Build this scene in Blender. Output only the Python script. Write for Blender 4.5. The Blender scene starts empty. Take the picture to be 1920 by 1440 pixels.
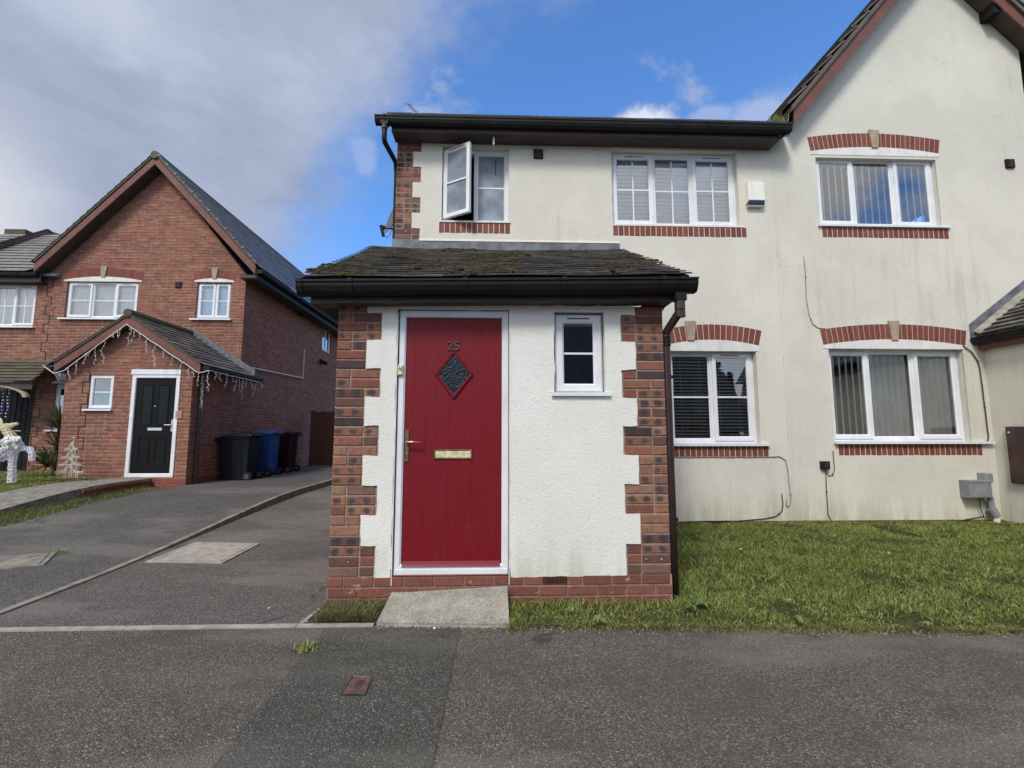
import bpy, math, random
import numpy as np
from mathutils import Vector, Matrix, noise as mnoise
random.seed(25)
S = bpy.context.scene
C = S.collection
# ------------------------------------------------------------------ camera
F = 880.0; CX, CY = 960.0, 720.0
YAW = math.radians(1.95); PIT = math.radians(6.1)
EYE = Vector((0, 0, 1.30))
fw = Vector((math.sin(YAW)*math.cos(PIT), math.cos(YAW)*math.cos(PIT), math.sin(PIT)))
rt = Vector((math.cos(YAW), -math.sin(YAW), 0)); up = rt.cross(fw)
cd = bpy.data.cameras.new('camera'); cam = bpy.data.objects.new('camera', cd); C.objects.link(cam)
M = Matrix((rt, up, -fw)).transposed().to_4x4(); M.translation = EYE
cam.matrix_world = M
cd.sensor_width = 36; cd.lens = F/1920*36; cd.clip_start = .05; cd.clip_end = 2000
S.camera = cam
# ------------------------------------------------------------------ light
S.view_settings.view_transform = 'Standard'; S.view_settings.look = 'None'
S.view_settings.exposure = EXPO = 0.38; S.view_settings.gamma = 1
SUN_EL = math.radians(47); SUN_AZ = math.radians(205)       # azimuth clockwise from +Y
sd = bpy.data.lights.new('sun', 'SUN'); sun = bpy.data.objects.new('sun', sd); C.objects.link(sun)
sd.energy = 2.0; sd.angle = math.radians(14); sd.color = (1, .955, .89)
to_sun = Vector((math.sin(SUN_AZ)*math.cos(SUN_EL), math.cos(SUN_AZ)*math.cos(SUN_EL), math.sin(SUN_EL)))
sun.rotation_euler = to_sun.to_track_quat('Z', 'Y').to_euler()

# node helper ------------------------------------------------------
class NT:
    def __init__(s, tree): s.t = tree; s.L = tree.links
    def __call__(s, typ, ins=None, **props):
        n = s.t.nodes.new(typ)
        for k, v in props.items(): setattr(n, k, v)
        for k, v in (ins or {}).items():
            if isinstance(v, bpy.types.NodeSocket): s.L.new(v, n.inputs[k])
            else:
                try: n.inputs[k].default_value = v
                except Exception: n.inputs[k].default_value = (*v, 1)
        return n
    def math(s, op, a, b=0.5, c=None, clamp=False):
        d = {0: a, 1: b}
        if c is not None: d[2] = c
        return s('ShaderNodeMath', d, operation=op, use_clamp=clamp).outputs[0]
    def mix(s, f, a, b, mode='MIX'):
        n = s.t.nodes.new('ShaderNodeMix'); n.data_type = 'RGBA'; n.blend_type = mode
        for i, v in ((0, f), (6, a), (7, b)):
            if isinstance(v, bpy.types.NodeSocket): s.L.new(v, n.inputs[i])
            elif i == 0: n.inputs[i].default_value = v
            else: n.inputs[i].default_value = (*v[:3], 1)
        return n.outputs[2]
    def ramp(s, f, stops, interp='LINEAR'):
        n = s.t.nodes.new('ShaderNodeValToRGB'); s.L.new(f, n.inputs[0]); r = n.color_ramp; r.interpolation = interp
        while len(r.elements) < len(stops): r.elements.new(.5)
        for e, (p, c) in zip(r.elements, stops):
            e.position = p; e.color = (*c, 1) if hasattr(c, '__len__') else (c, c, c, 1)
        return n.outputs[0]
    def smooth(s, v, a, b):
        n = s('ShaderNodeMapRange', {0: v, 1: a, 2: b, 3: 0., 4: 1.}, interpolation_type='SMOOTHSTEP'); return n.outputs[0]
    def noise(s, vec, scale, detail=4, rough=.55, dist=0, out=0):
        return s('ShaderNodeTexNoise', {'Vector': vec, 'Scale': scale, 'Detail': detail, 'Roughness': rough, 'Distortion': dist}).outputs[out]
    def mapv(s, vec, sc=(1, 1, 1), loc=(0, 0, 0), rot=(0, 0, 0)):
        return s('ShaderNodeMapping', {'Vector': vec, 'Scale': Vector(sc), 'Location': Vector(loc), 'Rotation': Vector(rot)}).outputs[0]

W_ = bpy.data.worlds.new('World'); S.world = W_; W_.use_nodes = True
n = NT(W_.node_tree); W_.node_tree.nodes.clear()
sky = n('ShaderNodeTexSky', sky_type='NISHITA', sun_disc=False, sun_elevation=SUN_EL, sun_rotation=SUN_AZ, altitude=50, air_density=1.0, dust_density=.6, ozone_density=2.0)
tc = n('ShaderNodeTexCoord').outputs['Generated']
sx = n('ShaderNodeSeparateXYZ', {0: tc}); dx, dy, dz = sx.outputs
skyc = n.mix(1.0, sky.outputs[0], (.72, 1.12, 1.56), 'MULTIPLY')
low = n.mapv(tc, (1, 1, 1.6), (3.1, .4, .2))
n1 = n.noise(low, 1.9, 5, .55, .3)
n2 = n.noise(n.mapv(tc, (1, 1, 2.1), (7.7, 2.2, 1.3)), 2.6, 7, .62, .2)
# bank of grey cloud to the left, ragged right-hand edge
e = n.math('ADD', dx, n.math('MULTIPLY', n.math('SUBTRACT', n1, .5), .62))
e = n.math('SUBTRACT', e, n.math('MULTIPLY', n.math('SUBTRACT', dz, .45), 1.05))
wis = n.noise(n.mapv(tc, (1, 1, 1.7), (4, 4, 4)), 9, 8, .65)
e = n.math('ADD', e, n.math('MULTIPLY', n.math('SUBTRACT', wis, .5), .22))
bank = n.math('SUBTRACT', 1.0, n.smooth(e, -.38, -.13))
# scattered cumulus everywhere
n3 = n.noise(n.mapv(tc, (1, 1, 1.9), (1.3, 5.2, .6)), 3.4, 8, .6, .15)
cum = n.smooth(n3, .57, .68)
cum = n.math('MULTIPLY', cum, .55)
behind = n.smooth(dy, .15, -.45)
veil = n.math('MULTIPLY', behind, n.smooth(n2, .40, .62))
# cumulus puff above the gutter line
def puff(cx, cz, rx, rz, amp):
    a = n.math('DIVIDE', n.math('SUBTRACT', dx, cx), rx); b = n.math('DIVIDE', n.math('SUBTRACT', dz, cz), rz)
    d = n.math('SQRT', n.math('ADD', n.math('MULTIPLY', a, a), n.math('MULTIPLY', b, b)))
    nn = n.noise(tc, 11, 6, .6)
    d = n.math('ADD', d, n.math('MULTIPLY', n.math('SUBTRACT', nn, .5), 2.1))
    return n.math('MULTIPLY', n.smooth(d, 1.2, .50), amp)
pf = n.math('MAXIMUM', puff(.263, .553, .062, .036, 1.0), puff(.44, .53, .07, .045, .55))
pf = n.math('MAXIMUM', pf, puff(.37, .545, .05, .02, .5))
pf = n.math('MAXIMUM', pf, puff(-.245, .515, .030, .035, .42))
side = n.math('MULTIPLY', n.smooth(dx, .74, .92), n.smooth(n2, .30, .55))  # unseen cloud right of the view, added to warm light on side walls
veil = n.math('MAXIMUM', veil, side)
allc = n.math('MAXIMUM', n.math('MAXIMUM', bank, veil), n.math('MAXIMUM', cum, pf))
shade = n.noise(n.mapv(tc, (1, 1, 2.0), (2, 9, 4)), 2.6, 9, .60, .12)
grey = n.ramp(shade, [(.30, (.30, .35, .49)), (.52, (.41, .47, .62)), (.72, (.54, .60, .72))])
glow = n.math('MULTIPLY', n.smooth(dx, -.60, -.74), n.smooth(n.math('ABSOLUTE', n.math('SUBTRACT', dz, .30)), .24, .02))
grey = n.mix(glow, grey, (.74, .76, .80))
lumpy = n.math('MAXIMUM', pf, n.math('MULTIPLY', cum, .5))
grey = n.mix(lumpy, grey, (.70, .77, .90))
grey = n.mix(n.math('MULTIPLY', behind, .85), grey, (1.22, 1.19, 1.12)); grey = n.mix(side, grey, (1.0, .97, .90))
gcol = n.mix(1.0, grey, (6.1, 6.1, 6.1), 'MULTIPLY')
fin = n.mix(allc, skyc, gcol)
bg = n('ShaderNodeBackground', {'Color': fin, 'Strength': .13})
n('ShaderNodeOutputWorld', {0: bg.outputs[0]})

# ------------------------------------------------------------------ pixel of the 1920x1440 photo -> point on a plane of the place
def ray(px, py): return fw*F + rt*(px-CX) - up*(py-CY)
def at(px, py, Y):
    r = ray(px, py); t = Y/r.y; return EYE + r*t
def atx(px, py, X):
    r = ray(px, py); return EYE + r*(X/r.x)
def atz(px, py, Z=0):
    r = ray(px, py); return EYE + r*((Z-EYE.z)/r.z)

# ------------------------------------------------------------------ materials
MAT = {}
def new(name):
    m = bpy.data.materials.new(name); m.use_nodes = True; m.node_tree.nodes.clear(); MAT[name] = m
    nt = NT(m.node_tree); return m, nt
def finish(nt, col, rough=.8, bump=None, bstr=.5, bdist=.01, metal=0, spec=.5, coat=0, **kw):
    ins = {'Base Color': col, 'Roughness': rough, 'Metallic': metal, 'Specular IOR Level': spec, 'Coat Weight': coat}
    ins.update(kw)
    if bump is not None:
        ins['Normal'] = nt('ShaderNodeBump', {'Height': bump, 'Strength': bstr, 'Distance': bdist}).outputs[0]
    b = nt('ShaderNodeBsdfPrincipled', ins)
    nt('ShaderNodeOutputMaterial', {0: b.outputs[0]})
def simple(name, col, rough=.5, var=.12, vscale=6, metal=0, spec=.5, bump=0, bscale=80, coat=0, dirt=0):
    m, nt = new(name); o = nt('ShaderNodeTexCoord').outputs['Object']
    a = nt.noise(o, vscale, 5)
    c = nt.mix(nt.smooth(a, .35, .65), [x*(1-var) for x in col], [min(1, x*(1+var)) for x in col])
    if dirt:
        d = nt.noise(nt.mapv(o, (1, 1, .35), (5, 3, 1)), 9, 7, .7)
        c = nt.mix(nt.math('MULTIPLY', nt.smooth(d, .5, .72), dirt), c, (.09, .085, .06))
    r = nt.math('ADD', nt.math('MULTIPLY', nt.noise(o, vscale*4, 4), .2), rough-.1)
    finish(nt, c, r, nt.noise(o, bscale, 4) if bump else None, bump, .003, metal, spec, coat); return m

def plaster(name, c1, c2, stain, amt, yellow=0.0):
    m, nt = new(name); o = nt('ShaderNodeTexCoord').outputs['Object']
    a = nt.noise(o, .9, 7, .65); c = nt.mix(nt.smooth(a, .36, .64), c1, c2)
    st = nt.noise(nt.mapv(o, (5.5, 5.5, .55)), 1.4, 7, .68)
    big = nt.noise(nt.mapv(o, (1, 1, .8), (4, 2, 7)), .55, 4, .6)
    k = nt.math('MULTIPLY', nt.math('MULTIPLY', nt.smooth(st, .48, .80), nt.smooth(big, .42, .66)), .62)
    c = nt.mix(nt.math('MULTIPLY', k, amt), c, stain)
    sp = nt.noise(nt.mapv(o, (1, 1, .7), (9, 9, 2)), 26, 5, .7)
    c = nt.mix(nt.math('MULTIPLY', nt.smooth(sp, .58, .72), .38*amt), c, (.20, .20, .15))
    z = nt('ShaderNodeSeparateXYZ', {0: o}).outputs[2]
    splash = nt.math('MULTIPLY', nt.smooth(nt.math('ADD', z, nt.math('MULTIPLY', a, .5)), .85, .35), nt.smooth(st, .38, .60))
    c = nt.mix(nt.math('MULTIPLY', splash, .45+yellow), c, (.36, .33, .17))
    # hairline cracks and rust-coloured weeps
    cr = nt('ShaderNodeTexVoronoi', {'Vector': nt.mapv(nt('ShaderNodeVectorMath', {0: o, 1: nt.noise(o, 2.2, 5, .7, 0, 1)}, operation='ADD').outputs[0], (1, 1, 1)), 'Scale': .8}, feature='DISTANCE_TO_EDGE').outputs[0]
    crk = nt.math('MULTIPLY', nt.smooth(cr, .008, .001), nt.smooth(nt.noise(o, .8, 3), .52, .60))
    c = nt.mix(nt.math('MULTIPLY', crk, .16), c, (.17, .16, .13))
    h1 = nt.noise(o, 55, 5, .65); h2 = nt('ShaderNodeTexVoronoi', {'Vector': o, 'Scale': 95}, feature='SMOOTH_F1').outputs[0]
    h3 = nt.noise(o, 16, 5, .65)
    h = nt.math('ADD', nt.math('ADD', nt.math('MULTIPLY', h1, 1.1), nt.math('MULTIPLY', h2, -.45)), nt.math('MULTIPLY', h3, .35))
    pit = nt.smooth(h1, .36, .28)
    c = nt.mix(nt.math('MULTIPLY', pit, .35), c, (.25, .24, .20))
    finish(nt, c, .93, h, .48, .009, spec=.2)
plaster('render_cream', (.635, .612, .54), (.70, .678, .60), (.29, .28, .22), .5)
plaster('render_grey', (.615, .593, .522), (.685, .663, .588), (.26, .255, .205), .66, .10)
plaster('render_white', (.72, .715, .675), (.78, .775, .74), (.42, .42, .37), .45)

def brickwork(name, cols, mortar, bw=.225, bh=.075, ms=.010, rough=.9, chip=.010, bdist=.012, dark=0.0):
    m, nt = new(name); uv = nt('ShaderNodeTexCoord').outputs['UV']; o = nt('ShaderNodeTexCoord').outputs['Object']
    w = nt.noise(uv, 14, 3, .6, 0, 1)
    w = nt('ShaderNodeVectorMath', {0: nt('ShaderNodeVectorMath', {0: w, 1: (.5, .5, .5)}, operation='SUBTRACT').outputs[0], 'Scale': chip}, operation='SCALE').outputs[0]
    p = nt('ShaderNodeVectorMath', {0: uv, 1: w}, operation='ADD').outputs[0]
    s = nt('ShaderNodeSeparateXYZ', {0: p}); u, v = s.outputs[0], s.outputs[1]
    row = nt.math('FLOOR', nt.math('DIVIDE', v, bh))
    u2 = nt.math('ADD', nt.math('DIVIDE', u, bw), nt.math('MULTIPLY', nt.math('MODULO', nt.math('ABSOLUTE', row), 2.), .5))
    col = nt.math('FLOOR', u2)
    fu = nt.math('FRACT', u2); fu = nt.math('SUBTRACT', fu, nt.math('FLOOR', fu))
    fv = nt.math('FRACT', nt.math('DIVIDE', v, bh)); fv = nt.math('SUBTRACT', fv, nt.math('FLOOR', fv))
    du = nt.math('MULTIPLY', nt.math('MINIMUM', fu, nt.math('SUBTRACT', 1., fu)), bw)
    dv = nt.math('MULTIPLY', nt.math('MINIMUM', fv, nt.math('SUBTRACT', 1., fv)), bh)
    d = nt.math('MINIMUM', du, dv)
    body = nt.smooth(d, ms*.30, ms*.85)
    idv = nt('ShaderNodeCombineXYZ', {0: col, 1: row}).outputs[0]
    wn = nt('ShaderNodeTexWhiteNoise', {'Vector': idv}, noise_dimensions='2D')
    k = len(cols)
    bc = nt.ramp(wn.outputs[0], [((i+.5)/k, c) for i, c in enumerate(cols)], 'LINEAR')
    g = nt.noise(o, 38, 6, .7); bc = nt.mix(nt.math('MULTIPLY', nt.smooth(g, .45, .75), .5), bc, [c*.42 for c in cols[0]])
    under_shade = nt.math('MULTIPLY', nt.smooth(fv, .16, .05), nt.smooth(nt.noise(o, 6, 3), .40, .55))  # shadow line below each brick course, painted into the colour
    big = nt.noise(o, .7, 4, .6); bc = nt.mix(nt.math('MULTIPLY', nt.smooth(big, .4, .65), .28), bc, (.10, .05, .04))
    mc = nt.mix(nt.smooth(nt.noise(o, 9, 5), .4, .6), mortar, [c*.6 for c in mortar])
    c = nt.mix(body, mc, bc)
    c = nt.mix(nt.math('MULTIPLY', under_shade, .5), c, (.075, .04, .035))
    c = nt.mix(nt.math('MULTIPLY', nt.smooth(nt.noise(nt.mapv(o, (2, 2, .5)), 3, 6, .7), .54, .72), .35+dark), c, (.055, .045, .032))
    h = nt.math('ADD', body, nt.math('MULTIPLY', g, .35)); h = nt.math('ADD', h, nt.math('MULTIPLY', wn.outputs[0], .25))
    finish(nt, c, rough, h, .85, bdist, spec=.25)
brickwork('brick_rustic', [(.27, .100, .068), (.345, .134, .088), (.30, .115, .077), (.40, .170, .115), (.24, .10, .075)], (.40, .28, .225), ms=.0155, chip=.014, bdist=.022)
brickwork('brick_plinth', [(.24, .062, .042), (.29, .075, .050), (.22, .058, .045)], (.26, .20, .165), ms=.009, rough=.7, chip=.004, bdist=.006)

# loose bricks modelled one by one
def isle(name, cols, blotch=0, rough=.85, bump=.5, pale=.0):
    m, nt = new(name); g = nt('ShaderNodeNewGeometry').outputs['Random Per Island']
    o = nt('ShaderNodeTexCoord').outputs['Object']; uv = nt('ShaderNodeTexCoord').outputs['UV']
    k = len(cols)
    c = nt.ramp(g, [((i+.5)/k, x) for i, x in enumerate(cols)], 'CONSTANT')
    f = nt.noise(o, 30, 7, .72); c = nt.mix(nt.math('MULTIPLY', nt.smooth(f, .42, .72), .6), c, [x*.45 for x in cols[0]])
    if pale:
        f2 = nt.noise(nt.mapv(o, loc=(3, 1, 2)), 11, 6, .7); c = nt.mix(nt.math('MULTIPLY', nt.smooth(f2, .60, .68), pale), c, (.42, .31, .24))
    if blotch:
        s = nt('ShaderNodeSeparateXYZ', {0: uv}); u, v = s.outputs[0], s.outputs[1]   # brick-local: u in header lengths, v 0..1
        g2 = nt.math('FRACT', nt.math('MULTIPLY', g, 17.37)); g3 = nt.math('FRACT', nt.math('MULTIPLY', g, 91.1))
        fu = nt.math('SUBTRACT', nt.math('FRACT', nt.math('ADD', u, nt.math('MULTIPLY', g3, .25))), .5)
        fv = nt.math('MULTIPLY', nt.math('SUBTRACT', v, .5), .78)
        r = nt.math('SQRT', nt.math('ADD', nt.math('MULTIPLY', fu, fu), nt.math('MULTIPLY', fv, fv)))
        r = nt.math('ADD', r, nt.math('MULTIPLY', nt.math('SUBTRACT', nt.noise(o, 26, 5, .7), .5), .62))
        b = nt.math('MULTIPLY', nt.smooth(nt.math('ADD', r, nt.math('MULTIPLY', g3, .14)), .46, .22), nt.smooth(g2, .28, .48))
        c = nt.mix(nt.math('MULTIPLY', b, .92), c, nt.mix(g3, (.035, .038, .045), (.075, .060, .062)))
        c = nt.mix(nt.math('MULTIPLY', nt.smooth(r, .10, .04), nt.smooth(g2, .93, .95)), c, (.36, .34, .34))
    finish(nt, c, rough, nt.math('ADD', f, nt.noise(o, 110, 3)), bump, .005, spec=.3)
isle('brick_quoin', [(.25, .115, .078), (.15, .072, .056), (.31, .17, .105), (.235, .088, .062), (.075, .045, .045), (.29, .145, .095), (.21, .12, .09), (.28, .115, .080), (.135, .076, .065), (.305, .165, .105), (.16, .07, .052), (.24, .125, .098)], 1, .9, 1.0)
isle('brick_soldier', [(.205, .060, .044), (.24, .074, .053), (.185, .054, .042), (.225, .068, .048)], 0, .7, .25)
isle('brick_header', [(.20, .082, .058), (.24, .098, .068), (.18, .075, .055)], 0, .8, .4)
isle('brick_step', [(.19, .070, .053), (.235, .088, .064), (.21, .078, .060)], 0, .7, .4, pale=.9)
simple('mortar', (.30, .23, .19), .95, .2, 20, bump=.6)
simple('mortar_pale', (.25, .155, .12), .95, .15, 20, bump=.5)
simple('stone_key', (.36, .29, .21), .85, .15, 14, bump=.4, dirt=.3)
simple('upvc', (.74, .755, .79), .32, .05, 3, dirt=.10, coat=.15)
simple('white_trim', (.72, .71, .68), .6, .06, 5, dirt=.25)
simple('gutter_dark', (.0085, .007, .008), .6, .2, 5, dirt=.07, spec=.28)
simple('gutter_green', (.0085, .010, .009), .6, .25, 3, dirt=.12, spec=.28)
simple('downpipe_brown', (.040, .022, .021), .42, .2, 5, coat=.1)
simple('fascia_brown', (.034, .018, .020), .5, .2, 6)
simple('barge_red', (.150, .052, .040), .6, .15, 6, dirt=.25, bump=.2)
simple('soffit_dark', (.055, .038, .034), .7, .2, 6)
simple('lead', (.125, .135, .155), .55, .3, 9, bump=.4, bscale=25, dirt=.25)
simple('concrete', (.27, .255, .215), .92, .22, 7, bump=.7, dirt=.35)
simple('concrete_old', (.215, .20, .165), .95, .28, 9, bump=.8, bscale=60, dirt=.55)
simple('concrete_pink', (.34, .305, .265), .95, .15, 12, bump=.7, bscale=90, dirt=.3)
simple('brass', (.62, .50, .26), .35, .2, 30, metal=1, bump=.1)
simple('brass_plate', (.78, .72, .44), .45, .22, 40, metal=.45, bump=.25)
simple('brass_dull', (.19, .15, .10), .5, .3, 40, metal=.7, bump=.2)
simple('chrome', (.75, .76, .78), .2, .05, 10, metal=1)
simple('silver', (.62, .62, .62), .4, .05, 10, metal=.4)
simple('black_plastic', (.008, .008, .009), .55, .2, 8, spec=.3)
simple('cable_dark', (.06, .05, .045), .6, .2, 8)
simple('cable_grey', (.27, .25, .22), .6, .2, 8)
simple('cable_white', (.60, .58, .54), .5, .1, 8)
simple('grey_plastic', (.235, .245, .26), .5, .12, 5, dirt=.15)
simple('meter_brown', (.058, .030, .027), .55, .15, 4, dirt=.1)
simple('alarm_white', (.78, .76, .70), .4, .04, 5, dirt=.12)
simple('alarm_blue', (.03, .055, .11), .3, .1, 5)
simple('plaque', (.42, .22, .18), .7, .25, 60, bump=.4)
simple('room_dark', (.035, .032, .03), .9, .2, 2)
simple('blind_white', (.80, .81, .83), .6, .05, 3)
simple('blind_bright', (.90, .95, .96), .6, .08, 3)
simple('blind_brown', (.60, .53, .43), .55, .08, 3)
simple('blind_grey', (.84, .85, .78), .75, .08, 4)
simple('blind_blue', (.27, .30, .35), .7, .08, 4)
simple('obscure', (.20, .235, .29), .35, .35, 2.2, bump=.35, bscale=140)
simple('bin_black', (.006, .008, .013), .6, .2, 4, dirt=.1, spec=.2)
simple('bin_blue', (.014, .060, .23), .5, .15, 4, dirt=.08, spec=.3)
simple('bin_maroon', (.020, .004, .008), .6, .2, 4, dirt=.1, spec=.2)
simple('bin_lid', (.007, .007, .009), .38, .2, 14, bump=.5, bscale=18)
simple('bin_lid_blue', (.03, .11, .38), .4, .2, 8)
simple('wheel_grey', (.07, .072, .076), .6, .1, 8)
simple('door_black', (.0045, .0048, .0055), .55, .2, 6, bump=.3, bscale=40, spec=.2)
simple('door_navy', (.005, .007, .012), .6, .2, 6, spec=.2)
simple('dish_grey', (.10, .105, .12), .5, .1, 6)
simple('antenna_metal', (.06, .06, .065), .5, .1, 6, metal=.5)
simple('wire_white', (.74, .72, .68), .5, .05, 8)
simple('wire_cane', (.55, .47, .40), .6, .18, 8)
simple('soil', (.045, .034, .022), .97, .35, 14, bump=.9, bscale=40)
simple('drain_black', (.03, .033, .033), .5, .3, 12, bump=.4)
simple('number_grey', (.10, .075, .075), .45, .2, 40, metal=.6)
simple('leaf_brown', (.16, .06, .032), .7, .3, 20)
simple('leaf_dark', (.045, .028, .018), .7, .3, 20)
simple('leaf_pale', (.30, .30, .17), .7, .3, 20)
simple('litter_white', (.62, .60, .55), .7, .1, 20)
simple('litter_teal', (.05, .35, .36), .5, .1, 20)
simple('bark', (.06, .045, .03), .9, .3, 10, bump=.7)

def tiles_mat(name, c1, c2, lichen, amt, rough=.8):
    m, nt = new(name); g = nt('ShaderNodeNewGeometry').outputs['Random Per Island']; o = nt('ShaderNodeTexCoord').outputs['Object']
    c = nt.mix(g, c1, c2); f = nt.noise(o, 5, 7, .7)
    c = nt.mix(nt.math('MULTIPLY', nt.smooth(f, .48, .66), amt), c, lichen)
    f2 = nt.noise(nt.mapv(o, loc=(4, 4, 4)), 22, 6, .7); c = nt.mix(nt.math('MULTIPLY', nt.smooth(f2, .50, .70), .5), c, [x*.45 for x in c1])
    f3 = nt.noise(nt.mapv(o, loc=(1, 8, 4)), 48, 4, .7); c = nt.mix(nt.math('MULTIPLY', nt.smooth(f3, .60, .68), .45), c, (.17, .16, .14))
    finish(nt, c, rough, f2, .6, .006, spec=.45)
tiles_mat('tile_moss', (.060, .053, .051), (.175, .155, .145), (.055, .048, .022), .6, .75)
tiles_mat('tile_grey', (.16, .17, .205), (.22, .23, .27), (.12, .12, .13), .3, .38)
tiles_mat('tile_slate', (.085, .088, .10), (.17, .175, .195), (.07, .07, .075), .3, .38)
tiles_mat('tile_pale', (.20, .19, .185), (.27, .255, .24), (.09, .08, .05), .5, .45)
tiles_mat('tile_lichen', (.105, .085, .062), (.07, .055, .042), (.10, .12, .035), .8, .9)
tiles_mat('tile_edge', (.10, .085, .070), (.14, .12, .095), (.05, .045, .03), .6, .9)

m, nt = new('moss'); o = nt('ShaderNodeTexCoord').outputs['Object']; g = nt('ShaderNodeNewGeometry').outputs['Random Per Island']
c = nt.ramp(g, [(0, (.030, .032, .012)), (.4, (.062, .056, .022)), (.7, (.115, .085, .028)), (1, (.075, .056, .032))])
c = nt.mix(nt.smooth(nt.noise(o, 60, 4), .4, .65), c, (.03, .028, .014)); finish(nt, c, .97, nt.noise(o, 160, 4), .9, .006, spec=.1)

def asphalt(name, lo, mid, hi, scale=95, tint=None):
    m, nt = new(name); o = nt('ShaderNodeTexCoord').outputs['Object']
    v = nt('ShaderNodeTexVoronoi', {'Vector': nt('ShaderNodeVectorMath', {0: o, 1: nt.mapv(nt.noise(o, 60, 3, .6, 0, 1), (.008,)*3)}, operation='ADD').outputs[0], 'Scale': scale, 'Randomness': 1.})
    cv = nt('ShaderNodeSeparateColor', {0: v.outputs['Color']}).outputs[0]
    c = nt.ramp(cv, [(0, lo), (.42, mid), (.80, [a*1.35 for a in mid]), (1, hi)])
    edge = nt.smooth(v.outputs['Distance'], .25, .62); c = nt.mix(nt.math('MULTIPLY', edge, .50), c, [a*.45 for a in lo])
    f = nt.noise(o, 1.3, 8, .72); c = nt.mix(nt.math('MULTIPLY', nt.smooth(f, .42, .64), .42), c, [a*.55 for a in mid])
    f2 = nt.noise(nt.mapv(o, loc=(6, 2, 0)), 3.1, 6, .7); c = nt.mix(nt.math('MULTIPLY', nt.smooth(f2, .5, .68), .30), c, tint or (.060, .070, .040))
    wear = nt.noise(nt.mapv(o, (.5, 1.2, 1), (2, 9, 0)), .8, 4, .6); c = nt.mix(nt.math('MULTIPLY', nt.smooth(wear, .48, .60), .30), c, [min(1, a*1.9) for a in mid])
    damp = nt.noise(nt.mapv(o, (.7, 1.5, 1), (8, 1, 0)), 1.1, 6, .7); c = nt.mix(nt.math('MULTIPLY', nt.smooth(damp, .54, .66), .42), c, [a*.5 for a in mid])
    ck = nt('ShaderNodeTexVoronoi', {'Vector': nt('ShaderNodeVectorMath', {0: nt.mapv(o, loc=(5, 2, 0)), 1: nt.mapv(nt.noise(o, 3, 6, .7, 0, 1), (.25,)*3)}, operation='ADD').outputs[0], 'Scale': .55}, feature='DISTANCE_TO_EDGE').outputs[0]
    c = nt.mix(nt.math('MULTIPLY', nt.math('MULTIPLY', nt.smooth(ck, .010, .003), nt.smooth(nt.noise(o, .9, 2), .55, .60)), .7), c, [a*.25 for a in mid])
    wn = nt('ShaderNodeTexVoronoi', {'Vector': nt.mapv(o, loc=(3, 3, 0)), 'Scale': 17.}); sp = nt.smooth(wn.outputs['Distance'], .085, .05)
    rare = nt.smooth(nt('ShaderNodeSeparateColor', {0: wn.outputs['Color']}).outputs[1], .82, .86)
    c = nt.mix(nt.math('MULTIPLY', sp, rare), c, (.42, .40, .36))
    h = nt.math('SUBTRACT', nt.math('MULTIPLY', cv, .5), v.outputs['Distance'])
    h = nt.math('ADD', h, nt.math('MULTIPLY', nt.noise(o, 4, 4), 1.2))
    finish(nt, c, .82, h, .9, .006, spec=.35)
asphalt('asphalt_walk', (.066, .056, .047), (.144, .124, .105), (.38, .34, .295), 138)
asphalt('asphalt_patch', (.048, .047, .042), (.098, .093, .081), (.32, .305, .27), 140, (.045, .062, .030))
asphalt('asphalt_drive', (.075, .064, .058), (.160, .139, .127), (.38, .345, .315), 125)
asphalt('asphalt_far', (.066, .060, .056), (.135, .124, .113), (.27, .255, .24), 95, (.05, .06, .035))

def blades_mat(name, cols):
    m, nt = new(name); g = nt('ShaderNodeNewGeometry').outputs['Random Per Island']; o = nt('ShaderNodeTexCoord').outputs['Object']
    k = len(cols); c = nt.ramp(g, [(i/(k-1), x) for i, x in enumerate(cols)])
    c = nt.mix(nt.math('MULTIPLY', nt.smooth(nt.noise(o, 2.3, 4), .42, .62), .4), c, (.16, .17, .038))
    c = nt.mix(nt.math('MULTIPLY', nt.smooth(nt.noise(nt.mapv(o, loc=(3, 7, 1)), 4.3, 4), .55, .68), .55), c, (.022, .045, .012))
    b = nt('ShaderNodeBsdfPrincipled', {'Base Color': c, 'Roughness': .55, 'Specular IOR Level': .3})
    t = nt('ShaderNodeBsdfTranslucent', {'Color': c}); mx = nt('ShaderNodeMixShader', {0: .3, 1: b.outputs[0], 2: t.outputs[0]})
    nt('ShaderNodeOutputMaterial', {0: mx.outputs[0]})
blades_mat('grass', [(.13, .205, .034), (.21, .29, .052), (.35, .39, .10), (.14, .20, .036), (.50, .48, .23), (.27, .33, .065)])
blades_mat('grass_dry', [(.10, .125, .035), (.22, .22, .10), (.15, .17, .06), (.30, .27, .15)])
blades_mat('weed_leaf', [(.10, .19, .045), (.16, .25, .08), (.22, .29, .12)])
blades_mat('spiky_leaf', [(.030, .055, .028), (.06, .085, .045), (.13, .14, .075)])
blades_mat('tree_leaf', [(.018, .035, .012), (.03, .055, .018), (.045, .07, .022)])
m, nt = new('turf'); o = nt('ShaderNodeTexCoord').outputs['Object']
c = nt.mix(nt.smooth(nt.noise(o, 6, 8, .7), .4, .62), (.050, .055, .020), (.085, .105, .030)); c = nt.mix(nt.smooth(nt.noise(o, 28, 6, .8), .45, .60), c, (.045, .032, .020)); c = nt.mix(nt.smooth(nt.noise(nt.mapv(o, loc=(9, 1, 0)), 60, 3, .7), .60, .68), c, (.19, .20, .08))
finish(nt, c, .97, nt.noise(o, 50, 5), 1, .02, spec=.1)
m, nt = new('gravel'); o = nt('ShaderNodeTexCoord').outputs['Object']
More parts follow.
